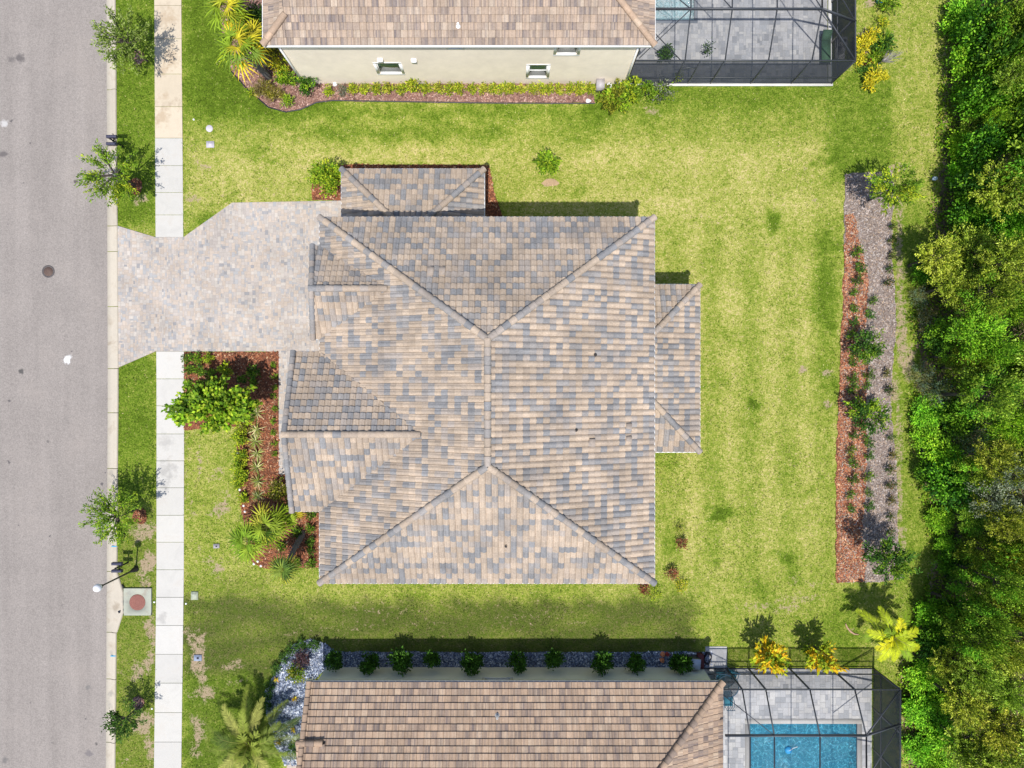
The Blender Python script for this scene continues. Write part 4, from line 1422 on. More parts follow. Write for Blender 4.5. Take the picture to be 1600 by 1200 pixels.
# --- rows of small shrubs in the back bed
PR_A = [proto_shrub('bed_shrub', 'shrub', .33, .38, 190, 26, .05, .11, 'deep', 340 + k, .35, 0, 'mid') for k in range(3)]
PR_B = [proto_shrub('bed_shrub', 'shrub', .30, .40, 190, 26, .05, .09, 'dark', 350 + k, .4, 0, 'brown') for k in range(3)]
rowA = [(1335, 395), (1340, 418), (1335, 438), (1331, 457), (1331, 481), (1331, 502), (1326, 523), (1329, 565), (1328, 590), (1329, 606), (1331, 630), (1330, 678), (1327, 702), (1329, 720), (1329, 746), (1326, 771), (1327, 792)]
rowB = [(1361, 470), (1355, 490), (1353, 585), (1352, 602), (1353, 689), (1354, 710), (1353, 743), (1354, 767), (1354, 788)]
rowC = [(1391, 355), (1390, 377), (1388, 400), (1386, 421), (1385, 443), (1380, 582), (1385, 609), (1389, 683), (1389, 709), (1386, 732), (1388, 757), (1387, 779), (1387, 805), (1388, 829)]
for k, (rw_, pr_, where) in enumerate([(rowA, PR_A, 'in the red mulch row nearest the back lawn'), (rowB, PR_A, 'along the seam between red and grey mulch'),
                                       (rowC, PR_B, 'in the grey mulch row nearest the woods')]):
    for i, (x, y) in enumerate(rw_):
        place(pr_[i % 3], P(x, y + 1), i * 2.1, random.uniform(.8, 1.2), f'{"dark" if k == 2 else "small green"} shrub {where}, {ordn(i)} from the top', 'small shrubs in the back bed',
              (random.uniform(.8, 1.15), random.uniform(.85, 1.1), 1))

# --- front bed
PR_F = [proto_shrub('bed_shrub', 'shrub', .34, .40, 230, 26, .06, .11, 'mid', 360 + k, .5, 0, 'deep') for k in range(3)]
PR_T = [proto_shrub('seedling', 'plant', .20, .18, 90, 16, .04, .09, 'mid', 365 + k, .5, 0) for k in range(2)]
fr = [(297, 561, 1, 'in the corner beside the sidewalk and driveway'), (313, 560, 1, 'second in the row beside the driveway edge'), (299, 578, 1, 'second down along the sidewalk'),
      (316, 580, 1.1, 'in the middle of the upper left clump'), (334, 583, .9, 'left of the yellow green one'), (297, 599, .8, 'third down along the sidewalk'),
      (315, 600, .8, 'just above the broad leafed tree'), (335, 598, 1.1, 'touching the top of the broad leafed tree'), (400, 581, 1.25, 'alone in the tree shadow'),
      (382, 592, .9, 'left of the lone shaded one'), (397, 598, .8, 'just below the lone shaded one')]
for i, (x, y, s_, w_) in enumerate(fr):
    place(PR_F[i % 3], P(x, y), i * 1.7, s_, 'small green shrub in the front mulch bed, ' + w_, 'shrubs in the front bed')
rY = proto_shrub('bed_shrub', 'shrub', .42, .5, 380, 30, .07, .12, 'ygreen', 370, .55, 0, 'mid')
place(rY, P(357, 578), 0, 1.05, 'larger yellow green shrub in the front mulch bed above the broad leafed tree', 'shrubs in the front bed')
place(rY, P(329, 561), 2, .72, 'small yellowish shrub in the front mulch bed touching the driveway edge', 'shrubs in the front bed')
for i, y in enumerate([570, 588, 604, 620, 640, 657, 676, 692, 707]):
    place(PR_T[i % 2], P(430 - (i % 2), y), i, 1, f'tiny green plant in a row beside the front walkway, {ordn(i)} from the top', 'tiny plants along the walkway')
for i, (x, y, s_) in enumerate([(380, 683, 1.15), (380, 711, 1.0), (378, 729, 1.05), (382, 739, .9), (378, 752, .95), (384, 776, .8)]):
    place(rY, P(x, y), i * 1.2, s_, f'yellow green shrub along the lawn edge of the front bed, {ordn(i)} from the top', 'yellow green edging shrubs')
for i, (x, y, s_, w_) in enumerate([(489, 803, 1, 'below the corner of the lower west gable'), (487, 823, .9, 'between the house and the leaning palm, upper'), (467, 831, 1, 'left of the pair beside the house wall'),
                                    (488, 845, .9, 'close to the house wall at the middle of the lower bed'), (441, 851, 1, 'between the palm clump and the leaning palm'),
                                    (488, 860, .8, 'close to the house wall, above the lowest one'), (467, 877, .9, 'at the foot of the leaning palm trunk'), (487, 878, 1, 'in the bottom right corner of the front bed')]):
    place(PR_F[i % 3], P(x, y), i * 2.3, s_, 'small dark green shrub, ' + w_, 'shrubs in the front bed', (.75, .8, .9))
r = proto_shrub('leafy_shrub', 'shrub', .75, .9, 900, 50, .12, .12, 'oak', 372, .5, 0, 'brown')
place(r, P(442, 762), 0, 1, 'brownish green leafy shrub mass under the edge of the lower west gable')
r = proto_shrub('leafy_shrub', 'shrub', .55, .6, 420, 30, .09, .11, 'ygreen', 373, .5, 0, 'brown')
place(r, P(385, 664), 0, 1, 'low leafy shrub in the front bed between the broad leafed tree and the spiky plants')

# spiky rosettes
def blade(g, base, d, L, wd, col, droop=.3, seg=3, twist=0.0, up=(0, 0, 1)):
    d = unit(d)
    s = np.cross(d, up); s = unit(s) if np.linalg.norm(s) > 1e-4 else np.array([1.0, 0, 0])
    vs = []
    for i in range(seg + 1):
        t = i / seg
        c = base + d * L * t + np.array([0, 0, -droop * L * t * t])
        w_ = wd * (1 - t) ** .6 * (.55 + t * .9 if t < .5 else 1.0)
        w_ = max(w_, .003)
        vs += [c - s * w_ / 2, c + s * w_ / 2]
    g.add(vs, np.array([[2 * i, 2 * i + 1, 2 * i + 3, 2 * i + 2] for i in range(seg)]), col)

def proto_rosette(name, cat, n, L, pal, seed, wd=.045):
    rg = np.random.default_rng(seed)
    r = root(name, (0, 0, 0), None, cat)
    g = MB(); w_ = MB()
    for k in range(n):
        a = k * 2.4 + rg.uniform(-.2, .2)
        e = rg.uniform(.08, 1.25)
        d = np.array([math.cos(a) * math.cos(e), math.sin(a) * math.cos(e), math.sin(e)])
        blade(g, np.array([0, 0, .12]), d, L * rg.uniform(.8, 1.15), wd, palcol(pal, 1, rg)[0], .25)
    w_.tube([(0, 0, -.03), (0, 0, .16)], [.05, .035], 6)
    KIDS[r.name] = [w_.build('stem', M_BARK, r), g.build('foliage', M_LEAF, r)]
    return r
rp = [proto_rosette('spiky_plant', 'plant', 40, .56, [(.46, .46, .16), (.60, .58, .30), (.24, .32, .05), (.14, .20, .04)], 380 + k) for k in range(3)]
for i, (x, y, s_) in enumerate([(402, 645, 1), (402, 671, 1.12), (400, 689, 1.1), (403, 708, 1), (403, 730, 1.05), (404, 752, 1), (404, 775, .95)]):
    place(rp[i % 3], P(x, y), i * 1.1, s_, f'spiky pale striped rosette plant in the front bed column, {ordn(i)} from the top', 'spiky plants in the front bed', (.6, .68, .6) if i == 6 else None)

# edging stones of the front bed
for i, (x, y) in enumerate([(372, 708), (374, 740), (373, 753), (375, 765), (377, 774), (381, 790), (383, 799), (397, 881), (403, 877), (408, 884)]):
    g = MB(); g.lathe([(.001, .0), (.07, .0), (.075, .04), (.05, .08), (.001, .095)], P(x, y, 0), 7)
    tag(g.build('stone', M_WHITE, origin=P(x, y)), f'small white edging stone on the lawn side of the front bed, {ordn(i)} from the top', 'stone', 'white edging stones')

# --- palms
def fan_leaf(g, st, base, d, pet, R, n, pal, rg, droop=.25, stw=.022):
    """petiole from base along d, then a fan of leaflets"""
    d = unit(d)
    end = base + d * pet + np.array([0, 0, -.10 * pet])
    st.tube([base, base + d * pet * .5 + np.array([0, 0, .02]), end], [stw, stw * .7, stw * .5], 4, cap=False, col=(.25, .30, .06))
    h = unit([d[0], d[1], d[2] * .45 - .12])
    s = unit(np.cross(h, (0, 0, 1)))
    u = np.cross(s, h)
    roll = rg.uniform(-.5, .5)
    s2 = s * math.cos(roll) + u * math.sin(roll)
    cb = palcol(pal, 1, rg, .15)[0]
    for k in range(n):
        a = (k / (n - 1) - .5) * math.radians(250)
        dd = h * math.cos(a) + s2 * math.sin(a)
        L = R * (1 - .35 * abs(a) / 2.2) * rg.uniform(.88, 1.08)
        c = cb * rg.uniform(.65, 1.3)
        blade(g, end, dd, L, .11, c, droop + .15 * rg.random(), 3, up=tuple(u + rg.normal(0, .22, 3)))

def fan_palm(name, base, head, nf, pet, R, pal, seed, label, group=None, trunk=.13, dead=False, elmin=-.35):
    rg = np.random.default_rng(seed)
    r = root(name, base, label, 'palm', group)
    base = np.array(base, float); head = np.array(head, float)
    t = MB()
    npt = max(5, int((head[2]) / .22) + 2)
    pts = [base + (head - base) * k / (npt - 1) + np.array([math.sin(k) * .015, math.cos(k * 1.3) * .015, 0]) for k in range(npt)]
    pts[0][2] = -.05
    rad = [trunk * (1.15 - .25 * k / npt) * (1.0 + .12 * (k % 2)) for k in range(npt)]
    t.tube(pts, rad, 9, (.16, .15, .145))
    # old leaf boots
    for k in range(int(head[2] * 22)):
        a = rg.uniform(0, 6.28); f = rg.uniform(.25, .98)
        c = base + (head - base) * f
        d = np.array([math.cos(a), math.sin(a), .9])
        blade(t, c + np.array([math.cos(a), math.sin(a), 0]) * trunk * .85, d, .17, .06, np.array((.27, .25, .24)) * rg.uniform(.5, 1.4), 0, 2)
    t.build('trunk', M_PALMBARK, r)
    for k in range(nf):
        a = k * 2.399 + rg.uniform(-.25, .25)
        e = elmin + (1.35 - elmin) * (k / nf) ** .9
        d = np.array([math.cos(a) * math.cos(e), math.sin(a) * math.cos(e), math.sin(e)])
        g, st = MB(), MB()
        pl = pal if (k / nf > .25) else [tuple(np.array(c) * (1.35, 1.15, .8)) for c in pal]
        fan_leaf(g, g, head + np.array([0, 0, .0]), d, pet * rg.uniform(.8, 1.1), R * rg.uniform(.85, 1.1), 13, pl, rg, .22 + .2 * (1 - k / nf))
        g.build('frond', M_LEAF, r)
    return r
PG = [(.16, .27, .02), (.25, .34, .03), (.07, .14, .012), (.38, .38, .04)]
PY = [(.36, .40, .03), (.55, .48, .03), (.20, .30, .02), (.16, .25, .03)]
fan_palm('fan_palm', P(421, 121), P(374, 74, 4.1), 17, .75, .95, PY, 401, 'tall fan palm with a leaning bare trunk beside the cream neighbour house', trunk=.16)
fan_palm('fan_palm', P(383, 50), P(354, 16, 2.7), 15, .65, .9, PY, 402, 'yellow green fan palm at the top edge, left of the leaning trunk', trunk=.12)
fan_palm('fan_palm', P(415, 84), P(398, 60, 2.4), 13, .6, .75, PY, 405, 'shorter yellowish fan palm between the tall palm and the cream neighbour house', trunk=.12)
fan_palm('fan_palm', P(438, 816), P(418, 822, 2.3), 13, .65, .85, PG, 403, 'green fan palm in the front bed just below the lower west gable', trunk=.12)
fan_palm('fan_palm', P(414, 834), P(388, 844, 2.5), 14, .65, .85, PG, 404, 'wide fan palm overhanging the front lawn beside the meter lid', trunk=.12)
fan_palm('fan_palm', P(474, 832), P(443, 889, 2.6), 15, .35, .72, [(.12, .20, .03), (.20, .27, .04), (.06, .11, .02), (.32, .36, .05)], 406, 'palm with a dark leaning trunk at the bottom edge of the front bed', trunk=.13, elmin=-.1)
fan_palm('fan_palm', P(458, 800), P(452, 803, 1.1), 8, .45, .55, PG, 407, 'small low palm under the corner of the lower west gable', trunk=.09, elmin=.1)

def feather_palm(name, base, head, nf, L, nl, ll, pal, seed, label, cat='palm', trunk=.2, elmin=-.2, elmax=1.3, lw=.035, curve=.55, trunkmat=None, vshape=.35):
    rg = np.random.default_rng(seed)
    r = root(name, base, label, cat)
    base = np.array(base, float); head = np.array(head, float)
    t = MB()
    pts = [base + (head - base) * k / 5 for k in range(6)]; pts[0][2] = -.05
    t.tube(pts, [trunk * (1.2 - .06 * k + .06 * (k % 2)) for k in range(6)], 9, (.2, .17, .13))
    t.build('trunk', M_PALMBARK, r)
    for k in range(nf):
        a = k * 2.399 + rg.uniform(-.2, .2)
        e = elmin + (elmax - elmin) * (k / nf)
        d = np.array([math.cos(a) * math.cos(e), math.sin(a) * math.cos(e), math.sin(e)])
        side = np.array([-math.sin(a), math.cos(a), 0])
        Lk = L * rg.uniform(.85, 1.08) * (1 if k / nf < .8 else .75)
        g = MB()
        pts = []
        for q in range(9):
            f = q / 8
            pts.append(head + d * Lk * f + np.array([0, 0, -curve * Lk * f * f]) + side * .06 * Lk * f * f * rg.uniform(-.2, 1))
        g.tube(pts, np.linspace(.028, .005, 9), 4, (.30, .30, .08), cap=False)
        pts = np.array(pts)
        cb = palcol(pal, 1, rg, .12)[0]
        for q in range(nl):
            f = .12 + .86 * (q / (nl - 1))
            i0 = min(7, int(f * 8)); c = pts[i0] + (pts[i0 + 1] - pts[i0]) * (f * 8 - i0)
            tan = unit(pts[i0 + 1] - pts[i0])
            sd_ = unit(np.cross(tan, (0, 0, 1)))
            un = np.cross(sd_, tan)
            ln = ll * math.sin(math.pi * min(1, f * .85 + .13)) ** .6 * rg.uniform(.85, 1.1)
            for sg in (-1, 1):
                dd = sd_ * sg + tan * (.55 + .5 * f) + un * vshape
                blade(g, c, dd, ln, lw, cb * rg.uniform(.75, 1.25), .25, 2, up=tuple(un))
        g.build('frond', M_LEAF, r)
    return r
feather_palm('date_palm', P(396, 1138), P(390, 1160, 2.0), 30, 2.85, 46, .46, [(.15, .20, .03), (.22, .27, .04), (.07, .11, .015), (.32, .33, .08)], 411,
             'large feather palm with arching dull green fronds beside the gravel bed and front lawn', trunk=.24, elmin=-.05, lw=.045)
feather_palm('feather_palm', P(1352, 966), P(1396, 996, 2.6), 18, 1.8, 26, .42, [(.44, .50, .02), (.62, .60, .02), (.34, .42, .02), (.18, .28, .02)], 412,
             'bright yellow green feather palm between the back bed and the pool screen cage', trunk=.1, elmin=.0, lw=.075)
# orange leaved shrubs by the pool cage
for i, (x, y, sd, lab) in enumerate([(1200, 1026, 421, 'orange and yellow leaved plant by the pool cage wall, left of the pair'), (1280, 1022, 422, 'orange and yellow leaved plant by the pool cage wall, right of the pair')]):
    r = proto_shrub('croton', 'plant', .98 if i == 0 else .85, 2.1, 620, 26, .11, .30, 'orange', sd, .42, -.1, 'ygreen')
    place(r, ground_of(x, y, 1.5), i, 1, lab, 'orange leaved plants by the pool cage')

# --- hedge of round shrubs along the south neighbour
PH = [proto_shrub('hedge_shrub', 'shrub', .52, 1.15, 1100, 46, .10, .13, 'dark', 430 + k, .6, -.1, 'dark') for k in range(4)]
hx_ = [(523, 1031, .95), (578, 1036, 1.0), (628, 1033, 1.15), (675, 1031, .9), (737, 1034, 1.12), (809, 1034, 1.0), (867, 1031, .92), (941, 1033, 1.15), (993, 1037, .95), (1062, 1035, 1.1)]
for i, (x, y, s_) in enumerate(hx_):
    q = ground_of(x, y - 2, .8)
    place(PH[i % 4], q, i * 1.9, s_, f'dark green shrub in the gravel strip along the south neighbour wall, {ordn(i)} from the left', 'shrubs along the south neighbour wall', (1.15, 1.25, 1))
# --- yellow green hedge row along the north neighbour
PN = [proto_shrub('hedge_shrub', 'shrub', .36, .5, 330, 30, .07, .10, 'ygreen', 440 + k, .5, 0, 'olive') for k in range(4)]
for i, x in enumerate([553, 571, 589, 609, 627, 648, 667, 685, 703, 718, 738, 754, 772, 786, 799, 814, 832, 845, 857, 873, 890, 905, 921]):
    s_ = 1.35 if x == 648 else random.uniform(.88, 1.05)
    place(PN[i % 4], P(x, 143 if x != 648 else 140), i * 1.3, s_, f'yellow green hedge shrub along the cream house wall, {ordn(i)} from the left', 'hedge shrubs along the cream house')
# north neighbour corner planting
def shr(x, y, R, Hh, pal, sd, lab, n=500, leaf=.12, p2=None, name='leafy_shrub', asp=.5, sig=.09, tilt=None, cat='shrub', h=0):
    r = proto_shrub(name, cat, R, Hh, n, 36, sig, leaf, pal, sd, asp, -.05, p2)
    return place(r, ground_of(x, y, h), sd, 1, lab)
shr(441, 113, .62, .9, 'yellow', 451, 'yellow leaved shrub at the corner of the cream house behind the leaning palm trunk', 800, .11, 'ygreen')
shr(433, 88, .50, .8, 'oak', 452, 'brown green shrub against the west end of the cream house', 500)
shr(452, 128, .60, .8, 'mid', 453, 'green shrub at the foot of the cream house corner, left of the darker round one', 700, .12, 'bright')
shr(484, 139, .72, .9, 'deep', 454, 'round deep green shrub at the corner of the cream house below the downspout', 1000, .12, 'bright')
shr(452, 160, .42, .4, 'bright', 455, 'low green shrub on the outer curve of the pinkish mulch bed', 300, .1)
shr(418, 143, .55, .6, 'brown', 456, 'dry brownish grass clump in the curve of the pinkish mulch bed', 900, .22, 'olive', 'grass_clump', .12)
shr(433, 152, .45, .5, 'brown', 457, 'smaller dry grass clump beside the low green shrub on the bed curve', 600, .2, 'olive', 'grass_clump', .12)
shr(396, 147, .25, .3, 'ygreen', 458, 'small yellow green tuft at the lawn edge of the pinkish mulch bed', 160, .1)
shr(408, 35, .60, .9, 'dark', 459, 'dark shrub beside the upper palm and the cream house eave', 600, .14)
shr(385, 35, .40, .7, 'ygreen', 460, 'yellow green shrub in the upper part of the pinkish mulch bed', 400)
shr(515, 144, .30, .4, 'ygreen', 461, 'yellowish shrub between the round green shrub and the bluish tuft', 240, .1)
shr(536, 143, .32, .25, 'grey', 462, 'bluish grey tuft before the first hedge shrub by the cream house', 240, .16, None, 'grass_clump', .15)
shr(958, 163, 1.05, 1.1, 'oak', 463, 'broad mixed green shrub at the right end of the pinkish mulch bed', 1500, .14, 'bright')
shr(985, 148, .75, .9, 'ygreen', 464, 'yellow green shrub beside the corner of the cream house and the pool cage', 700, .13, 'mid')
shr(1008, 150, .6, .8, 'mid', 465, 'loose green shrub below the dark pool cage screen', 450, .13)
shr(1030, 152, .85, .9, 'grey', 466, 'sparse thin twiggy shrub in the lawn below the dark pool cage screen', 420, .12, 'mid')
shr(1056, 128, .22, .9, 'ygreen', 467, 'small yellow tipped plant against the dark pool cage wall', 110, .1)
# east side of the north cage
shr(1355, 62, .42, .6, 'yellow', 471, 'bright yellow leaved plant beside the pool cage corner, topmost of the yellow ones', 320, .17, None, 'yellow_plant', .4)
shr(1342, 74, .42, .5, 'yellow', 472, 'bright yellow leaved plant touching the pool cage edge', 320, .17, None, 'yellow_plant', .4)
shr(1340, 97, .32, .4, 'yellow', 473, 'small bright yellow plant between the dark pot and the cage corner', 220, .16, None, 'yellow_plant', .4)
shr(1362, 120, .42, .5, 'yellow', 474, 'bright yellow plant in the lower group right of the cage corner', 320, .16, None, 'yellow_plant', .4)
shr(1356, 133, .45, .45, 'yellow', 475, 'lowest bright yellow plant right of the cage corner', 300, .16, None, 'yellow_plant', .4)
shr(1377, 123, .25, .35, 'yellow', 476, 'small round yellow plant, rightmost of the yellow group', 150, .14, None, 'yellow_plant', .4)
shr(1373, 72, .62, .6, 'deep', 477, 'leafy green plant right of the topmost yellow plant', 420, .24, 'bright', 'leafy_plant', .35)
shr(1362, 95, .50, .5, 'mid', 478, 'green plant between the bare shrub and the dark pot', 380, .18, 'bright', 'leafy_plant', .4)
shr(1356, 104, .28, .35, 'red', 479, 'small reddish plant below the dark pot', 150, .14, 'orange', 'leafy_plant', .4)
shr(1372, 40, .45, .35, 'ygreen', 480, 'thin yellowish plant above the leafy green plant by the cage', 200, .16, 'yellow', 'leafy_plant', .3)
shr(1352, 116, .5, .35, 'deep', 481, 'low green plant filling between the yellow plants', 300, .15, None, 'leafy_plant', .4)
shr(1382, 12, .7, .6, 'mid', 482, 'green shrub beside the blue pot at the top edge', 420, .15, 'bright')
# bare shrub
rg = np.random.default_rng(5)
b0 = P(1364, 105); r = root('bare_shrub', b0, 'leafless grey shrub leaning right beside the yellow plants', 'shrub')
g = MB(); tip0 = P(1378, 96, 1.0)
g.tube([b0, (b0 + tip0) / 2, tip0], [.045, .04, .03], 6)
for k in range(16):
    e = P(1392 + rg.uniform(-6, 24), 88 + rg.uniform(-14, 8), rg.uniform(1.5, 2.1))
    m_ = (tip0 + e) / 2 + rg.normal(0, .08, 3)
    g.tube([tip0, m_, e], [.022, .014, .006], 4, cap=False)
    for q in range(2):
        g.tube([m_, m_ + (e - tip0) * .35 + rg.normal(0, .13, 3)], [.01, .004], 4, cap=False)
g.build('branches', M_BARKG, r)
# lawn shrubs right of the house
shr(1063, 847, .28, .5, 'red', 491, 'small reddish shrub alone in the back lawn', 220, .1)
shr(1047, 893, .36, .5, 'red', 492, 'reddish brown shrub in the lawn beside the faint yellow plant', 260, .11, 'brown')
shr(1063, 913, .45, .3, 'yellow', 493, 'low yellow green plant in the lawn off the house corner', 220, .12, 'ygreen', 'yellow_plant', .3)
shr(1005, 917, .30, .45, 'red', 494, 'dark red shrub at the bottom right corner of the house', 240, .11)
shr(1021, 925, .45, .2, 'ygreen', 495, 'sparse yellowish plant right of the dark red corner shrub', 150, .12, None, 'leafy_plant', .3)
shr(1062, 823, .42, .35, 'oak', 496, 'sparse dark twiggy plant above the small reddish shrub', 130, .1, None, 'leafy_plant', .3)
# gravel bed plants
shr(467, 1046, .60, .8, 'oak', 501, 'rounded olive green shrub in the middle of the gravel bed', 800, .11, 'mid')
shr(476, 1026, .52, .6, 'purple', 502, 'dark purple shrub just above the olive shrub in the gravel bed', 520, .11)
for i, (x, y) in enumerate([(433, 1060), (461, 1090), (459, 1138), (437, 1158)]):
    r = proto_rosette('bromeliad', 'plant', 18, .24, GREENS['orange'], 505 + i, .05)
    place(r, P(x, y), i, 1, f'orange spiky plant on the blue grey gravel, {ordn(i)} from the top', 'orange plants on the gravel')
for i, (x, y, s_) in enumerate([(446, 1025, 1.0), (458, 1011, 1.1), (472, 1005, 1.0), (493, 1006, 1.1), (434, 1042, 1.0), (424, 1068, .9), (421, 1083, .9), (420, 1100, .8), (476, 1168, 1.1), (461, 1166, 1.0)]):
    if i == 0: PQ = proto_shrub('low_shrub', 'shrub', .36, .3, 300, 26, .07, .09, 'dark', 510, .5, 0, 'deep')
    place(PQ, P(x, y), i * 1.4, s_, f'low green mound on the gravel bed rim, {ordn(i)} from the house wall outward' if i < 8 else f'low green mound by the entry path of the lower house, {"right" if i == 8 else "left"} one', 'low mounds round the gravel bed')
shr(489, 1065, .3, .4, 'oak', 520, 'small yellowish shrub at the corner of the south neighbour roof', 200, .1, 'yellow')
# plants inside the north cage
shr(1037, 89, .50, .7, 'dark', 521, 'green bushy plant inside the north pool cage near the house corner', 450, .14, 'deep')
shr(1101, 84, .35, .9, 'dark', 522, 'thin sparse plant inside the north pool cage on the pavers', 90, .13)

# ------------------------------------------------------------------ the woods
FE = [(1482, -160), (1484, 60), (1482, 150), (1474, 240), (1466, 320), (1462, 380), (1440, 440), (1434, 520), (1432, 580), (1438, 680), (1448, 760), (1463, 830), (1468, 880), (1452, 930), (1440, 960), (1422, 1000), (1416, 1060), (1414, 1200), (1412, 1340)]
FP = {}
def fp(sp, k):
    key = (sp, k)
    if key not in FP:
        sd = 600 + hash_(sp) * 10 + k
        if sp == 'a':   o = proto_tree('tree', 'tree', 2.0, 1.3, 3.6, 5200, 120, .10, .17, 'olive', sd, .13, -.2, .38, None, 'oak', .25)
        elif sp == 'b': o = proto_tree('tree', 'tree', 2.0, 1.4, 3.6, 5600, 90, .24, .16, 'bright', sd, .13, -.2, .5, None, 'mid', .35)
        elif sp == 'c': o = proto_tree('tree', 'tree', 2.0, 1.5, 3.6, 5200, 46, .27, .17, 'oak', sd, .15, -.25, .55, None, 'mid', .55)
        elif sp == 'g': o = proto_tree('tree', 'tree', 2.0, 1.3, 3.6, 3600, 70, .20, .16, 'grey', sd, .12, -.2, .5, None, 'oak', .4)
        elif sp == 'd': o = proto_shrub('bush', 'bush', 1.5, 1.3, 3600, 70, .22, .16, 'bright', sd, .6, -.1, 'mid')
        elif sp == 'e': o = proto_shrub('bush', 'bush', 1.5, 1.5, 3200, 60, .24, .19, 'mid', sd, .6, -.1, 'dark')
        elif sp == 'w': o = proto_shrub('thicket', 'bush', 1.5, 1.0, 2200, 90, .12, .16, 'brown', sd, .2, -.1, 'grey')
        FP[key] = o
    return FP[key]
def hash_(s_): return 'abcdegw'.index(s_)
WOODS = [(1497, 28, 34, 1.6, 'd'), (1545, 45, 36, 2.6, 'e'), (1592, 28, 36, 5, 'c'), (1520, 92, 30, 2.2, 'd'), (1562, 98, 30, 3, 'e'), (1600, 112, 30, 6.5, 'a'),
         (1497, 150, 24, 1.5, 'd'), (1540, 152, 30, 2.5, 'e'), (1582, 165, 28, 3, 'e'), (1524, 190, 20, 2.6, 'a'), (1566, 178, 18, 3.2, 'b'), (1492, 225, 26, 1.5, 'd'),
         (1540, 228, 30, 2.4, 'e'), (1592, 212, 28, 3, 'e'), (1498, 275, 26, 1.6, 'd'), (1578, 290, 48, 6.5, 'a'), (1528, 300, 32, 2.6, 'e'), (1500, 335, 26, 1.8, 'e'),
         (1556, 345, 26, 2.4, 'e'), (1600, 352, 26, 4, 'b'), (1478, 398, 36, 4.6, 'a'), (1530, 395, 46, 5.6, 'a'), (1592, 405, 42, 6, 'a'), (1500, 445, 34, 4.8, 'a'),
         (1560, 455, 36, 5, 'c'), (1600, 475, 30, 4, 'b'), (1538, 518, 42, 6, 'b'), (1572, 548, 28, 5, 'b'), (1498, 555, 24, 3.5, 'c'), (1540, 572, 26, 4, 'a'),
         (1600, 560, 24, 3.5, 'c'), (1450, 425, 20, .9, 'e'), (1440, 462, 18, .8, 'w'), (1455, 500, 22, 1.0, 'w'), (1470, 525, 22, 1.2, 'e'), (1447, 590, 24, 1.2, 'w'), (1472, 615, 24, 1.4, 'w'), (1556, 618, 40, 6, 'c'), (1600, 605, 26, 4.2, 'b'), (1455, 645, 26, 1.1, 'd'),
         (1452, 682, 22, .9, 'd'), (1498, 655, 26, 1.6, 'e'), (1592, 665, 32, 5, 'b'), (1480, 712, 30, 1.3, 'd'), (1530, 690, 30, 2.2, 'w'), (1572, 718, 34, 5, 'a'),
         (1486, 755, 34, 1.8, 'e'), (1530, 745, 30, 3.6, 'c'), (1566, 790, 36, 5, 'g'), (1600, 742, 30, 5, 'g'), (1447, 738, 15, 1.0, 'e'), (1472, 812, 20, 1.0, 'd'),
         (1525, 812, 24, 4.6, 'c'), (1592, 822, 32, 6, 'a'), (1478, 852, 14, .9, 'd'), (1520, 858, 26, 4.6, 'c'), (1562, 868, 30, 5.6, 'c'), (1600, 872, 26, 6, 'c'),
         (1492, 885, 24, 2, 'e'), (1528, 922, 34, 5.5, 'c'), (1590, 920, 28, 6, 'c'), (1458, 962, 26, 1.3, 'd'), (1492, 962, 26, 2, 'e'), (1512, 985, 32, 5, 'c'),
         (1555, 975, 28, 6, 'c'), (1600, 965, 28, 5, 'c'), (1462, 1004, 26, 1.3, 'e'), (1545, 1012, 32, 5.5, 'c'), (1592, 1032, 34, 6, 'a'), (1488, 1045, 30, 3.2, 'a'),
         (1540, 1060, 36, 5, 'a'), (1588, 1092, 34, 5, 'a'), (1522, 1112, 38, 4.5, 'a'), (1446, 1060, 28, .9, 'd'), (1440, 1110, 28, .9, 'd'), (1472, 1152, 28, 1.1, 'd'),
         (1520, 1172, 38, 3.8, 'a'), (1580, 1152, 42, 5, 'a'), (1440, 1172, 24, .9, 'd'), (1478, 1098, 24, 1.2, 'd'), (1470, 1205, 26, 1.2, 'd'), (1560, 1215, 40, 5, 'a')]
DESC = {'a': ('yellow olive', 'tree', 'with feathery sprays'), 'b': ('bright green', 'tree', 'with a dense rounded crown'), 'c': ('dull green', 'tree', 'with a clumpy crown'),
        'g': ('greyish green', 'tree', 'with a thin crown'), 'd': ('bright green', 'bush', 'of vines and leaves'), 'e': ('dark green', 'bush', 'in half shade'), 'w': ('brown', 'thicket', 'of dead twigs')}
cnt = {}
NEARS = [(0, 60, 'beside the top corner'), (60, 140, 'level with the yellow plants'), (140, 250, 'above the back bed'), (250, 345, 'beside the back bed top'),
         (345, 430, 'at the woods bulge'), (430, 505, 'just below the woods bulge'), (505, 600, 'beside the dead twig thicket'),
         (600, 700, 'level with the wide low tree'), (700, 780, 'beside the back bed lower half'), (780, 900, 'beside the back bed bottom'),
         (900, 1000, 'level with the yellow palm'), (1000, 1090, 'level with the lower cage'), (1090, 1300, 'level with the blue pool')]
groups = {}
for it in WOODS:
    b_ = [n for a, c, n in NEARS if a <= it[1] < c][0]
    groups.setdefault((it[4], b_), []).append(it)
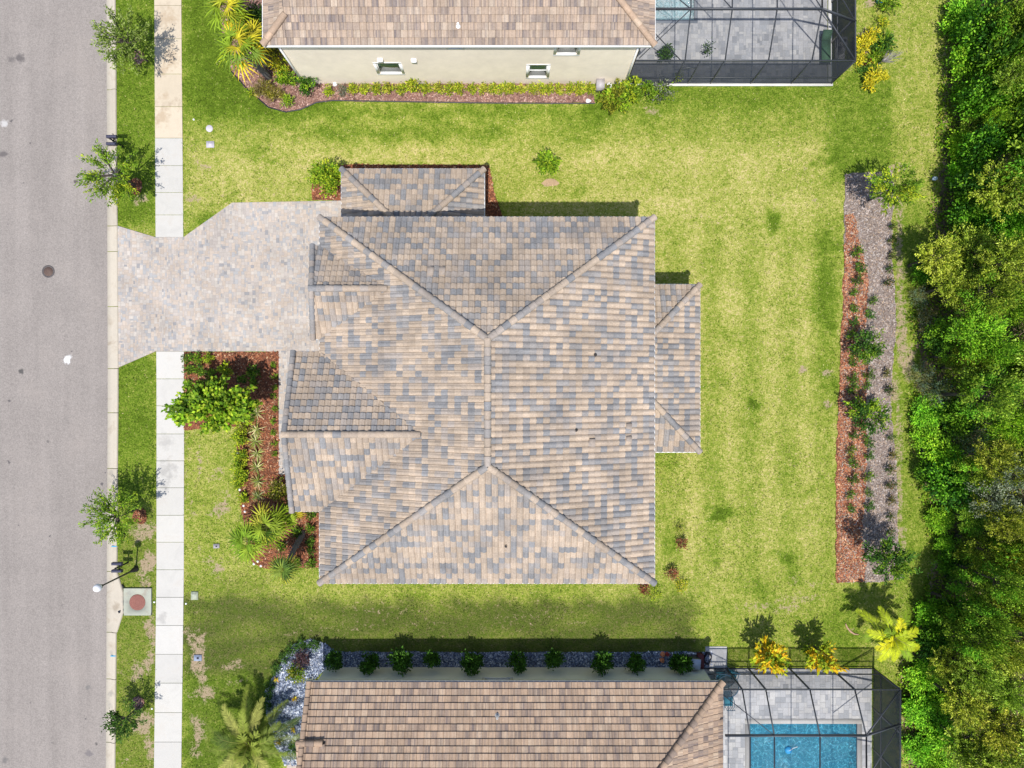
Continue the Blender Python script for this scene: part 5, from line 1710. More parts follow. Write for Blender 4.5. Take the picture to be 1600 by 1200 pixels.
for key, its in groups.items():
    its.sort(key=lambda t: t[0])
    for j, it in enumerate(its):
        x, y, rpx, h, sp = it
        ed_x = float(np.interp(y, [e[1] for e in FE], [e[0] for e in FE]))
        if 340 < y < 470 and x < 1540: h = min(h, 3.5)
        else:
            h = min(h, max(.8, H * (1 - (ed_x + (22 if sp in 'abcg' else 8) - 800) / (x - 800))))
        if sp in 'dew' and x < 1512 and y < 340: x += 14
        c_, kd, ex = DESC[sp]
        lab = f'{c_} {kd} {ex}, {key[1]}'
        if len(its) == 1: lab = f'{c_} {kd} in the woods, {key[1]}'
        else: lab = f'{c_} {kd} {key[1]}, {ordn(j)} from the left'
        k = cnt.get(sp, 0); cnt[sp] = k + 1
        tree = sp in 'abcg'
        p_ = fp(sp, k % (3 if sp in 'ace' else 2))
        z = 1 - h / H
        Rw = rpx / S * z
        if tree:
            sc = Rw / 2.0 * 1.08
            sz = h / 4.3
        else:
            sc = Rw / 1.5 * 1.12; sz = max(.6, h / 1.3)
        q = P(x, y, h)
        v = random.uniform(.82, 1.12)
        v *= {'a': 1.35, 'b': 1.3, 'c': 1.4, 'd': 1.55, 'e': 1.35, 'g': 1.3, 'w': 1.3}[sp]
        place(p_, (q[0], q[1], 0), random.uniform(0, 6.28), (sc, sc, sz), lab, 'trees and bushes of the woods', (v * random.uniform(.68, 1.02), v * 1.08, v))
# a few more crowns beyond the right edge of the photo
for j, y in enumerate(range(-60, 1300, 105)):
    place(fp('c' if j % 2 else 'a', j % 3), ground_of(1655 + (j % 3) * 22, y, 5.5), j, (1.1, 1.1, 1.4), f'tree just beyond the right edge of the woods, {ordn(j)} from the top', 'trees and bushes of the woods')

fe_edge = []
_r = random.Random(4)
for (a0, b0_), (a1, b1_) in zip(FE[:-1], FE[1:]):
    k_ = max(1, int(abs(b1_ - b0_) / 9))
    fe_edge += [(a0 + (a1 - a0) * q / k_ + _r.uniform(-5, 9), b0_ + (b1_ - b0_) * q / k_) for q in range(k_)]
fe_edge.append(FE[-1])
fpoly = [P(a, b_) for a, b_ in fe_edge + [(1900, 1340), (1900, -160)]]
g = MB(); g.slab([p[:2] for p in fpoly], -.03, .03)
struct(g, 'forest_floor', M_SOIL)
g = MB()
rg = np.random.default_rng(77)
pts = scatter_poly([P(a - 16, b_) for a, b_ in FE] + [P(1690, 1340), P(1690, -160)], 105000, rg)
# patchy growth, taller into the woods
f = np.sin(pts[:, 0] * 1.3 + 2 * np.sin(pts[:, 1] * .5)) + np.sin(pts[:, 1] * 1.1 + pts[:, 0] * .4)
edge = np.interp(600 - pts[:, 1] * S, [e[1] for e in FE], [e[0] for e in FE])
din = (pts[:, 0] * S + 800 - edge) / S
keep = (rg.random(len(pts)) < np.clip(.85 + .2 * f, .25, 1) * np.clip(.35 + (din + .6) * .55 + .35 * f, .04, 1))
pts, din, f = pts[keep], din[keep], f[keep]
n = len(pts)
z = .04 + rg.random(n) * (.10 + .25 * np.clip(din, 0, 2)) * np.clip(1 + .4 * f, .3, 2)
brt = np.clip(1.15 - din * .25, .35, 1.1)[:, None]
palU = np.array([(.16, .30, .015), (.22, .34, .02), (.09, .18, .012), (.26, .30, .03), (.20, .16, .06)])
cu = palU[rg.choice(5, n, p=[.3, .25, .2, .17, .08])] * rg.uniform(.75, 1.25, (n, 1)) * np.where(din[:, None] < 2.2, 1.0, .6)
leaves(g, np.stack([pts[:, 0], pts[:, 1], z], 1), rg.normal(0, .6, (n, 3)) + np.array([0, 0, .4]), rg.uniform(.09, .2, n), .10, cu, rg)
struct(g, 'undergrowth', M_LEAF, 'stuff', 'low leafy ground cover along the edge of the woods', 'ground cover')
#@@PART3
# ------------------------------------------------------------------ pools, decks, cages
BLUE = mat_plain('pool_plaster', (.035, .24, .36), .5, 5, .12)
PALE = mat_plain('pale_pool_plaster', (.42, .58, .62), .5, 3, .1)
M_COPE = mat_plain('coping', (.50, .49, .47), .7, 12, .08)
def mat_water(name, tint, bcol):
    m, nt, b = newmat(name)
    out = nt.nodes['Material Output']
    nt.nodes.remove(b)
    tr = N(nt, 'ShaderNodeBsdfTransparent'); tr.inputs[0].default_value = (*tint, 1)
    gl = N(nt, 'ShaderNodeBsdfGlossy'); gl.inputs['Roughness'].default_value = .05
    df = N(nt, 'ShaderNodeBsdfDiffuse'); df.inputs[0].default_value = (*bcol, 1)
    pos = geo_pos(nt)
    n1 = noise(nt, 3.5, 4, .6, pos, 1.5)
    bp = N(nt, 'ShaderNodeBump'); bp.inputs['Strength'].default_value = .8; bp.inputs['Distance'].default_value = .08
    nt.links.new(n1.outputs[0], bp.inputs['Height'])
    nt.links.new(bp.outputs[0], gl.inputs['Normal'])
    fr = N(nt, 'ShaderNodeFresnel'); fr.inputs[0].default_value = 1.33
    nt.links.new(bp.outputs[0], fr.inputs['Normal'])
    m1 = N(nt, 'ShaderNodeMixShader')
    rip = noise(nt, 5.5, 3, .6, pos, 2.2)
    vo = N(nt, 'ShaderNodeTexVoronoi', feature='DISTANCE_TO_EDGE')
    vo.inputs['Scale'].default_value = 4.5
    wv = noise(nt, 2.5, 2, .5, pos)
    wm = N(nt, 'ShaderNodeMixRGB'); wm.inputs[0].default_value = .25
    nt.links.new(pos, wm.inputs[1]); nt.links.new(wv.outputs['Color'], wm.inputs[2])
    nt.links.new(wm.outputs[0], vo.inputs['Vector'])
    dcol = mixc(nt, maprange(nt, vo.outputs['Distance'], .02, .14, .75, 0), bcol, (tuple(min(.7, q * 1.7 + .04) for q in bcol)))  # caustic light ripples painted into the water's diffuse colour
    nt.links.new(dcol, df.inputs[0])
    nt.links.new(maprange(nt, rip.outputs[0], .36, .68, .15, .75), m1.inputs[0])
    nt.links.new(tr.outputs[0], m1.inputs[1]); nt.links.new(df.outputs[0], m1.inputs[2])
    m2 = N(nt, 'ShaderNodeMixShader')
    nt.links.new(fr.outputs[0], m2.inputs[0])
    nt.links.new(m1.outputs[0], m2.inputs[1]); nt.links.new(gl.outputs[0], m2.inputs[2])
    nt.links.new(m2.outputs[0], out.inputs[0])
    return m
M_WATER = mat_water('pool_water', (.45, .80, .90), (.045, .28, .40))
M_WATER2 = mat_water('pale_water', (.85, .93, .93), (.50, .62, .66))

DECKP = [(.46, .46, .47), (.41, .415, .43), (.36, .37, .39), (.50, .495, .49), (.31, .32, .34)]
def pool(name, x0, x1, y0, y1, wallm, waterm, label, coping=.28, cm=None):
    """rect in ground photo pixels"""
    a, b_ = P(x0, y1), P(x1, y0)
    r = root('swimming_pool', ((a[0] + b_[0]) / 2, (a[1] + b_[1]) / 2, 0), label, 'pool')
    g = MB()
    X0_, Y0_, X1_, Y1_ = a[0], a[1], b_[0], b_[1]
    for q in ([(X0_, Y0_, -.9), (X1_, Y0_, -.9), (X1_, Y1_, -.9), (X0_, Y1_, -.9)],):
        g.add(q, np.array([[0, 1, 2, 3]]))
    for p, q in (((X0_, Y0_), (X0_, Y1_)), ((X0_, Y1_), (X1_, Y1_)), ((X1_, Y1_), (X1_, Y0_)), ((X1_, Y0_), (X0_, Y0_))):
        g.add([(*p, -.9), (*q, -.9), (*q, .078), (*p, .078)], np.array([[0, 3, 2, 1]]))
    g.box(((X0_ + X1_) / 2, Y1_ - .2, -.55), (X1_ - X0_ - .01, .38, .5))
    g.build('basin', wallm, r)
    g = MB()
    c_ = coping
    g.box(((X0_ + X1_) / 2, Y1_ + c_ / 2, .05), (X1_ - X0_ + 2 * c_, c_, .07))
    g.box(((X0_ + X1_) / 2, Y0_ - c_ / 2, .05), (X1_ - X0_ + 2 * c_, c_, .07))
    g.box((X0_ - c_ / 2, (Y0_ + Y1_) / 2, .05), (c_, Y1_ - Y0_ - .004, .07))
    g.box((X1_ + c_ / 2, (Y0_ + Y1_) / 2, .05), (c_, Y1_ - Y0_ - .004, .07))
    g.build('coping', cm or M_COPE, r)
    g = MB()
    g.add([(X0_ + .002, Y0_ + .002, -.03), (X1_ - .002, Y0_ + .002, -.03), (X1_ - .002, Y1_ - .002, -.03), (X0_ + .002, Y1_ - .002, -.03)], np.array([[0, 1, 2, 3]]))
    g.build('water', waterm, r)
    return (x0 - coping * S, x1 + coping * S, y0 - coping * S, y1 + coping * S)

# cut the lawn and ground sheets where the pools are
def cut_sheet(o, rects):
    me = o.data
    V = np.zeros(len(me.vertices) * 3, np.float32); me.vertices.foreach_get('co', V); V = V.reshape(-1, 3)
    import bmesh
    bm = bmesh.new(); bm.from_mesh(me)
    for (x0, x1, y0, y1) in rects:
        a, b_ = P(x0, y1), P(x1, y0)
        dl = [f for f in bm.faces if all(a[0] - .25 < v.co.x < b_[0] + .25 and a[1] - .25 < v.co.y < b_[1] + .25 for v in f.verts)]
        bmesh.ops.delete(bm, geom=dl, context='FACES')
    bm.to_mesh(me); bm.free()
POOLS = [(1171, 1338, 1130, 1345), (930, 1084, -170, 32)]
cut_sheet(lawn, POOLS)
# the ground sheet is replaced by pieces round the pools
og = bpy.data.objects['ground']
bpy.data.objects.remove(og)
g = MB()
def yy(py): return (600 - py) / S
def xx_(px__): return (px__ - 800) / S
A_, B_ = POOLS
for (a, b_, c_, d_) in [(-400, 400, -400, yy(A_[3])), (-400, xx_(A_[0]), yy(A_[3]), yy(A_[2])), (xx_(A_[1]), 400, yy(A_[3]), yy(A_[2])), (-400, 400, yy(A_[2]), yy(B_[3])),
                        (-400, xx_(B_[0]), yy(B_[3]), yy(B_[2])), (xx_(B_[1]), 400, yy(B_[3]), yy(B_[2])), (-400, 400, yy(B_[2]), 400)]:
    g.add([(a, c_, -.05), (b_, c_, -.05), (b_, d_, -.05), (a, d_, -.05)], np.array([[0, 1, 2, 3]]))
struct(g, 'ground', M_GROUND)

o1 = pool('swimming_pool', *POOLS[0], BLUE, M_WATER, 'rectangular turquoise swimming pool inside the lower screen cage')
M_DCOPE = mat_plain('dark_coping', (.20, .22, .25), .6, 12, .1)
o2 = pool('swimming_pool', *POOLS[1], PALE, M_WATER2, 'pale blue pool corner inside the upper screen cage beside the house', .2, M_DCOPE)

def deck(name, outer, hole, seed, u, edge, ecol=(.62, .61, .58)):
    x0, x1, y0, y1 = outer; a, b_, c_, d_ = hole
    rects = [(x0, x1, y0, c_), (x0, x1, d_, y1), (x0, a, c_, d_), (b_, x1, c_, d_)]
    pcs = [px((r_[0], r_[2]), (r_[1], r_[2]), (r_[1], r_[3]), (r_[0], r_[3])) for r_ in rects if r_[1] - r_[0] > 1 and r_[3] - r_[2] > 1]
    g = MB()
    pavers(g, pcs, u, .07, DECKP, [28, 26, 16, 24, 6], seed, .006)
    for pc in pcs:
        g.slab([p[:2] for p in pc], -.045, .062, (.3, .3, .3))
    for e in edge:
        g.box(*e, col=ecol)
    struct(g, name, M_DECK)
# north cage footprint 980..1298 x ..131 ; south cage 1097..1363 x 1043..
def edgebox(xa, ya, xb, yb, wd=.16, h=.10):
    p, q = P(xa, ya), P(xb, yb)
    return (((p[0] + q[0]) / 2, (p[1] + q[1]) / 2, h / 2), (abs(p[0] - q[0]) + wd, abs(p[1] - q[1]) + wd, h))
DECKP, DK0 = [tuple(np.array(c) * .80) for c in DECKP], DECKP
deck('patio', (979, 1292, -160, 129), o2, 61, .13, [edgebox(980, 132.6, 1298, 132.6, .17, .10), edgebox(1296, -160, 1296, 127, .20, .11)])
DECKP = DK0
deck('patio', (1099, 1361, 1045, 1350), o1, 62, .15, [])
g = MB(); pavers(g, [px((1102, 1010), (1135.5, 1010), (1135.5, 1043), (1102, 1043))], .2, .045, DECKP, [3, 2, 1, 4, 0], 63)
g.slab([p[:2] for p in px((1102, 1010), (1135.5, 1010), (1135.5, 1043), (1102, 1043))], -.03, .04, (.45, .45, .45))
struct(g, 'paver_pad', M_DECK)

def cage(name, label, W0, E0, yb, sgn, xbases, eave_h, top_h, far_y, ridge_nodes, inset_y, inset_x, matS, matE, rail=.95, extra=None, door=None):
    """screen enclosure. wall along y=yb (photo px, ground) from W0 to E0; runs away from the photo centre to far_y"""
    r = root(name, P((W0 + E0) / 2, yb), label, 'pool cage')
    def G(x, y, h): return np.array([(x - 800) / S, (600 - y) / S, h])
    def member(nm, p, q, w_=.055, h_=.11):
        g = MB(); g.beam(p, q, w_, h_); g.build(nm, M_BRONZE, r)
    yr = yb + sgn * inset_y          # ridge line
    # posts of the near wall
    for x in xbases + [E0]:
        member('post', G(x, yb, .07), G(x, yb, eave_h), .05, .10)
    member('beam', G(W0, yb, eave_h), G(E0, yb, eave_h), .06, .08)
    member('rail', G(W0, yb, rail), G(E0, yb, rail), .05, .06)
    member('rail', G(W0, yb, .14), G(E0, yb, .14), .05, .07)
    # east wall
    L_ = abs(far_y - yb); n = int(L_ / 63)
    ysp = [yb + sgn * 63 * k for k in range(1, n + 1)]
    for y in ysp:
        member('post', G(E0, y, .07), G(E0, y, eave_h), .05, .10)
    member('beam', G(E0, yb, eave_h), G(E0, far_y, eave_h), .06, .08)
    member('rail', G(E0, yb, rail), G(E0, far_y, rail), .05, .06)
    member('brace', G(E0, yb, eave_h - .05), G(E0, yb + sgn * 63, .95), .04, .05)
    # roof: sloping rafters to the ridge beam, hip rafter, flat top purlins
    xe = E0 - inset_x
    for x in xbases:
        if x < W0 + 8 or x > xe + 1: continue
        member('rafter', G(x, yb, eave_h), G(x, yr, top_h), .05, .08)
        member('rafter', G(x, yr, top_h), G(x, far_y, top_h), .05, .08)
    member('beam', G(W0, yr, top_h), G(xe, yr, top_h), .07, .16)
    member('rafter', G(xe, yr, top_h), G(E0, yb, eave_h), .05, .08)
    member('rafter', G(xe, yr, top_h), G(E0, yr, eave_h), .05, .16)
    member('rafter', G(xe, yr, top_h), G(xe, far_y, top_h), .05, .08)
    for y in ysp[1:]:
        member('rafter', G(xe, y + sgn * 20, top_h), G(E0, y + sgn * 20, eave_h), .05, .08)
    member('brace', G(E0, yr, eave_h), G(xe, yr + sgn * 63, top_h), .04, .05)
    nd = [x for x in xbases if W0 + 8 <= x <= xe + 1]
    for e in (extra or []):
        member('brace', *[G(*t) for t in e], .035, .05)
    # screens
    def scr(pts, m):
        g = MB(); g.add([np.array(p) for p in pts], [list(range(len(pts)))]); g.build('screen_panel', m, r)
    o = .03
    scr([G(W0, yb, .18), G(E0, yb, .18), G(E0, yb, eave_h), G(W0, yb, eave_h)], matS)
    scr([G(E0, yb, .18), G(E0, far_y, .18), G(E0, far_y, eave_h), G(E0, yb, eave_h)], matE)
    scr([G(W0, yb, eave_h + .05), G(E0, yb, eave_h + .05), G(xe, yr, top_h + .05), G(W0, yr, top_h + .05)], M_SCREEN)
    scr([G(E0, yb, eave_h + .05), G(E0, far_y, eave_h + .05), G(xe, far_y, top_h + .05), G(xe, yr, top_h + .05)], M_SCREEN)
    scr([G(W0, yr, top_h + .055), G(xe, yr, top_h + .055), G(xe, far_y, top_h + .055), G(W0, far_y, top_h + .055)], M_SCREEN)
    return r, member, G
ncage, mem, G_ = cage('screen_enclosure', 'upper screened pool cage with dark side panels beside the cream house', 979, 1298, 131, -1, [1051, 1109, 1172, 1235], 2.95, 4.2, -165,
                     None, 57, 63, M_SCREEND, M_SCREENE, .86,
                     [((1051, 74, 4.2), (984, 128, 2.95)), ((1051, 74, 4.2), (984, 20, 4.2)), ((1109, 74, 4.2), (1060, 20, 4.2)), ((1235, 74, 4.2), (1200, 20, 4.2)), ((1046, 131, 2.9), (979, 80, 3.9))])
mem('post', G_(1074, 131, .07), G_(1074, 131, 2.95), .05, .07)
mem('rail', G_(1051, 131, 2.1), G_(1074, 131, 2.1), .05, .06)
scage, mem, G_ = cage('screen_enclosure', 'lower screened pool cage over the turquoise pool', 1099, 1363, 1043, 1, [1134, 1168, 1232, 1297], 2.95, 4.2, 1350,
                     None, 50, 66, M_SCREENM, mat_screen('east_screen', .93, (.06, .07, .072)), .95,
                     [((1099, 1045, 2.95), (1168, 1093, 4.2)), ((1297, 1093, 4.2), (1360, 1048, 2.95))])

# pool cleaner
c0 = P(1232, 1172, 0)
r = root('pool_cleaner', (c0[0], c0[1], -.02), 'small bright blue pool cleaner floating in the turquoise pool', 'pool cleaner')
M_PBLUE = mat_plain('blue_plastic', (.02, .30, .62), .35, 5, .08)
g = MB(); g.lathe([(.001, -.08), (.16, -.06), (.22, 0), (.20, .05), (.10, .10), (.001, .12)], (c0[0], c0[1], 0), 14); g.build('body', M_PBLUE, r)
g = MB(); g.tube([(c0[0], c0[1], .10), (c0[0] + .2, c0[1] + .15, .12), (c0[0] + .5, c0[1] + .2, .02)], [.02, .02, .02], 5); g.build('hose', M_WHITE, r)

# patio furniture in the lower cage
M_NAVY = mat_plain('navy_frame', (.02, .09, .16), .4, 8, .1)
M_TEAL = mat_plain('teal_cushion', (.03, .17, .24), .8, 18, .15)
M_TGLASS = mat_screen('smoked_glass', .45, (.05, .08, .10))
def patio_chair(rz, x, y, lab):
    r = root('patio_chair', P(x, y), lab, 'chair', 'patio chairs round the table')
    b0 = P(x, y)
    c, s_ = math.cos(rz), math.sin(rz)
    R2 = np.array([[c, -s_, 0], [s_, c, 0], [0, 0, 1]])
    def T(p): return R2 @ np.array(p, float) + b0
    g = MB(); g.box(b0 + np.array([0, 0, .50]), (.48, .48, .08), rz); g.build('seat', M_TEAL, r)
    g = MB()
    for k in range(5):
        g.tube([T((-.24, -.2 + k * .1, .50)), T((-.30, -.2 + k * .1, .98))], .014, 5)
    g.tube([T((-.30, -.24, .98)), T((-.30, .24, .98))], .02, 6)
    g.build('backrest', M_NAVY, r)
    for sx in (-1, 1):
        for sy in (-1, 1):
            g = MB(); g.tube([T((.22 * sx, .22 * sy, .46)), T((.26 * sx, .26 * sy, .07))], .017, 6); g.build('leg', M_NAVY, r)
        g = MB(); g.tube([T((-.26, .26 * sx, .72)), T((.05, .28 * sx, .70)), T((.24, .26 * sx, .47))], .02, 6); g.build('armrest', M_NAVY, r)
tc = (1131, 1064)
b0 = P(*tc)
r = root('patio_table', b0, 'round glass table with a dark rim in the corner of the lower cage', 'table')
g = MB(); g.lathe([(.001, .75), (.60, .75), (.60, .765), (.001, .765)], b0, 28); g.build('tabletop', M_TGLASS, r)
g = MB(); g.tube([b0 + np.array([.62 * math.cos(a), .62 * math.sin(a), .757]) for a in np.linspace(0, 2 * math.pi, 25)], .028, 6); g.build('rim', M_NAVY, r)
for k in range(4):
    a = k * math.pi / 2 + .6
    g = MB(); g.tube([b0 + np.array([.52 * math.cos(a), .52 * math.sin(a), .74]), b0 + np.array([.42 * math.cos(a), .42 * math.sin(a), .07])], .022, 6); g.build('leg', M_NAVY, r)
patio_chair(0.0, 1110, 1062, 'dark blue patio chair left of the round table')
patio_chair(-math.pi / 2, 1122, 1051, 'dark blue patio chair between the round table and the cage wall, left one')
patio_chair(-math.pi / 2 - .3, 1140, 1049, 'dark blue patio chair between the round table and the cage wall, right one')
patio_chair(math.pi / 2, 1134, 1090, 'dark blue patio chair below the round table by the roof corner')

# lounge with a green cushion and the pool pump, upper cage
M_GCUSH = mat_plain('green_cushion', (.035, .085, .05), .85, 10, .15)
b0 = P(1286, 81)
r = root('sun_lounger', b0, 'long dark green cushioned lounger by the east side of the upper cage', 'sun lounger')
g = MB()
for sx in (-.24, .24):
    g.tube([b0 + np.array([sx, -.85, .33]), b0 + np.array([sx, .85, .33])], .022, 6)
for sy in (-.8, 0, .8):
    g.tube([b0 + np.array([-.24, sy, .33]), b0 + np.array([.24, sy, .33])], .018, 6)
g.build('frame', M_BRONZE, r)
g = MB(); g.box(b0 + np.array([0, -.15, .40]), (.50, 1.25, .10)); g.build('cushion', M_GCUSH, r)
g = MB(); g.box((0, 0, 0), (.50, .55, .10), M=np.array([[1, 0, 0], [0, .87, -.5], [0, .5, .87]]))
g2 = MB(); g2.add(g.v[0] + b0 + np.array([0, .70, .52]), g.f[0]); g2.build('headrest', M_GCUSH, r)
for sx in (-.22, .22):
    for sy in (-.75, .75):
        g = MB(); g.tube([b0 + np.array([sx, sy, .33]), b0 + np.array([sx, sy, .07])], .02, 6); g.build('leg', M_BRONZE, r)

b0 = P(1311, 78)
r = root('pool_pump', b0, 'pale pool pump unit with two round ports seen through the dark cage screen', 'pool pump')
g = MB(); g.box(b0 + np.array([0, 0, .06]), (.55, 1.1, .10)); g.build('base', M_CONC, r)
g = MB(); g.box(b0 + np.array([0, .28, .32]), (.46, .44, .42)); g.build('housing', M_WHITE, r)
for sx in (-.11, .11):
    g = MB(); g.lathe([(.001, .535), (.07, .535), (.085, .56), (.06, .57), (.001, .57)], b0 + np.array([sx, .28, 0]), 12); g.build('port', M_BLACK, r)
g = MB(); g.lathe([(.17, .11), (.17, .45), (.12, .55), (.001, .58)], b0 + np.array([0, -.18, 0]), 16); g.build('tank', M_WHITE, r)
g = MB(); g.tube([b0 + np.array([0, .05, .2]), b0 + np.array([0, -.05, .2])], .04, 8); g.build('pipe', M_WHITE, r)

# pots
def pot(x, y, rr, hh, m, lab, h0=.0, soil=True):
    b0 = P(x, y); b0[2] = h0
    r = root('plant_pot', b0, lab, 'pot')
    g = MB(); g.lathe([(.001, 0), (rr * .7, 0), (rr * .95, hh * .85), (rr * 1.08, hh * .85), (rr * 1.08, hh), (rr * .9, hh), (rr * .88, hh * .8), (.001, hh * .8)], b0, 18); g.build('pot_body', m, r)
    g = MB(); g.lathe([(rr * .85, hh * .84), (.001, hh * .86)], b0, 18); g.build('soil', M_SOIL, r)
M_TERRA = mat_plain('terracotta', (.62, .22, .10), .8, 12, .12)
def tpot(x, y, lab):
    b0 = P(x, y)
    r = root('upturned_pot', b0, lab, 'pot', 'terracotta pots')
    g = MB(); g.lathe([(.14, 0), (.14, .06), (.125, .06), (.095, .26), (.02, .26), (.018, .255), (.001, .255)], b0, 18); g.build('pot_body', M_TERRA, r)
    g = MB(); g.lathe([(.025, .262), (.001, .262)], b0, 10); g.build('drain_hole', M_BLACK, r)
tpot(1035, 1021.5, 'upturned terracotta pot on the gravel strip, the upper of the two')
tpot(1034, 1030.5, 'upturned terracotta pot on the gravel strip, the lower of the two')
pot(1350, 88, .17, .3, M_BLACK, 'dark round pot among the yellow plants')
pot(1372, 3, .20, .35, M_PBLUE, 'blue glazed pot at the top edge right of the upper cage')
# small red watering can shape beside the pots
b0 = P(1042, 1021)
r = root('watering_can', b0, 'small dark red can beside the terracotta pots', 'watering can')
M_RED = mat_plain('red_plastic', (.30, .04, .03), .5, 6, .1)
g = MB(); g.lathe([(.10, 0), (.11, .18), (.08, .2), (.08, .17), (.001, .17)], b0, 14); g.build('body', M_RED, r)
g = MB(); g.tube([b0 + np.array([.09, 0, .05]), b0 + np.array([.2, 0, .2])], [.02, .012], 6); g.build('spout', M_RED, r)
g = MB(); g.tube([b0 + np.array([-.09, 0, .05]), b0 + np.array([-.17, 0, .12]), b0 + np.array([-.08, 0, .19])], .012, 5); g.build('handle', M_RED, r)

# equipment by the south neighbour wall
b0 = P(1081, 1029)
r = root('air_conditioner', b0, 'light grey square equipment box by the end of the south neighbour wall', 'air conditioner')
M_ACG = mat_plain('pale_grey_metal', (.42, .47, .58), .5, 6, .08)
g = MB(); g.box(b0 + np.array([0, 0, .42]), (.52, .52, .76), -.08); g.build('cabinet', M_BRONZE, r)
g = MB(); g.box(b0 + np.array([0, 0, .83]), (.56, .56, .06), -.08); g.build('lid', M_ACG, r)
g = MB(); g.box(b0 + np.array([0, 0, .02]), (.7, .7, .06), -.08); g.build('base', M_CONC, r)
b0 = P(1092, 1029)
r = root('storage_box', b0, 'dark maroon box between the grey unit and the hose', 'box')
M_MAR = mat_plain('maroon_plastic', (.10, .02, .025), .6, 6, .12)
g = MB(); g.box(b0 + np.array([0, 0, .22]), (.30, .75, .42)); g.build('body', M_MAR, r)
g = MB(); g.box(b0 + np.array([0, 0, .455]), (.34, .80, .05)); g.build('lid', M_MAR, r)
g = MB()
b0 = P(1105, 1028)
pts = []
for k in range(90):
    a = k * .33; rr = .38 - .0012 * k
    pts.append(b0 + np.array([rr * math.cos(a) * .6 + .04 * math.sin(k), rr * math.sin(a), .05 + .0012 * k]))
g.tube(pts, .018, 5)
tag(g.build('garden_hose', M_BLACK, origin=b0), 'black coiled garden hose lying beside the paver pad', 'hose')

# things by the cream house corner
b0 = P(936, 138)
r = root('utility_box', b0, 'grey utility box at the right end of the cream house wall', 'utility box')
M_UG = mat_plain('utility_grey', (.36, .34, .36), .5, 6, .1)
g = MB(); g.box(b0 + np.array([0, 0, .35]), (.42, .5, .66)); g.build('cabinet', M_UG, r)
g = MB(); g.box(b0 + np.array([0, 0, .70]), (.46, .54, .04)); g.build('lid', M_UG, r)
b0 = P(950, 139)
r = root('gas_tank', b0, 'white upright tank beside the grey utility box', 'tank')
g = MB(); g.lathe([(.12, 0), (.15, .05), (.15, .55), (.10, .66), (.03, .68), (.03, .74), (.001, .75)], b0, 16); g.build('body', M_WHITE, r)
g = MB(); g.tube([b0 + np.array([.08, 0, .66]), b0 + np.array([.08, 0, .78]), b0 + np.array([-.08, 0, .78]), b0 + np.array([-.08, 0, .66])], .012, 5); g.build('handle', M_WHITE, r)
def rock(x, y, sx, sy, sz, m, lab, cat='rock', name='rock', z0=0):
    rg = np.random.default_rng(int(x * 7 + y))
    g = MB()
    b0 = P(x, y); b0[2] = z0
    seg = 9
    vs, prof = [], [(.001, -.02), (.9, 0), (1, .35), (.8, .8), (.35, 1.0), (.001, 1.02)]
    for r_, z in prof:
        for k in range(seg):
            a = 2 * math.pi * k / seg
            j = 1 + .18 * math.sin(k * 2.1 + x)
            vs.append(b0 + np.array([r_ * j * math.cos(a) * sx, r_ * j * math.sin(a) * sy, z * sz]))
    fs = [[i * seg + k, i * seg + (k + 1) % seg, (i + 1) * seg + (k + 1) % seg, (i + 1) * seg + k] for i in range(5) for k in range(seg)]
    g.add(vs, np.array(fs))
    return tag(g.build(name, m, origin=b0, smooth=True), lab, cat)
rock(919, 158, .17, .13, .12, M_WHITE, 'white block on the edge of the pinkish mulch bed')
rock(524, 132, .13, .16, .22, M_WHITE, 'small white statue stone at the foot of the cream house wall', 'stone', 'garden_stone')
rock(473, 127, .12, .2, .10, M_WHITE, 'white splash block under the downspout of the cream house corner', 'stone', 'splash_block')

# ------------------------------------------------------------------ street furniture
M_IRON = mat_plain('cast_iron_brown', (.115, .075, .06), .7, 20, .2, .3)
M_RIRON = mat_plain('rusty_red_iron', (.22, .085, .065), .7, 14, .15, .3)
b0 = P(75, 424); b0[2] = -.035
r = root('manhole', b0, 'round iron manhole cover in the road', 'manhole cover')
g = MB(); g.lathe([(.36, -.01), (.36, .006), (.27, .006), (.27, .0)], b0, 32); g.build('ring', mat_plain('dark_ring', (.085, .075, .075), .8, 20, .2), r)
g = MB(); g.lathe([(.262, -.01), (.262, .005), (.001, .005)], b0, 32)
for k in range(-3, 4):
    for j in range(-3, 4):
        if k * k + j * j < 10: g.box(b0 + np.array([k * .065, j * .065, .0065]), (.03, .03, .004))
g.build('cover', M_IRON, r)

# storm drain inlet
b0 = P(216.5, 940)
r = root('storm_drain', b0, 'concrete storm drain slab with a rust red round cover beside the curb', 'storm drain')
q = px((195, 918.5), (238, 918.5), (238, 960.5), (195, 960.5))
g = MB()
cx, cy = b0[0], b0[1]
n_ = 40
circ = [(cx + .455 * math.cos(2 * math.pi * k / n_), cy + .455 * math.sin(2 * math.pi * k / n_)) for k in range(n_)]
# slab with a true round recess: fan between the square and the circle
x0_, x1_, y0_, y1_ = q[0][0], q[1][0], q[2][1], q[0][1]
vs, fs = [], []
for k in range(n_):
    a = 2 * math.pi * k / n_
    dx, dy = math.cos(a), math.sin(a)
    t = min((x1_ - cx) / dx if dx > 1e-9 else 1e9, (x0_ - cx) / dx if dx < -1e-9 else 1e9, (y1_ - cy) / dy if dy > 1e-9 else 1e9, (y0_ - cy) / dy if dy < -1e-9 else 1e9)
    vs.append((cx + dx * t, cy + dy * t, .13)); vs.append((circ[k][0], circ[k][1], .13)); vs.append((circ[k][0], circ[k][1], .10))
for k in range(n_):
    m_ = (k + 1) % n_
    fs += [[3 * k, 3 * m_, 3 * m_ + 1, 3 * k + 1], [3 * k + 1, 3 * m_ + 1, 3 * m_ + 2, 3 * k + 2]]
g.add(vs, np.array(fs), (.36, .375, .31))
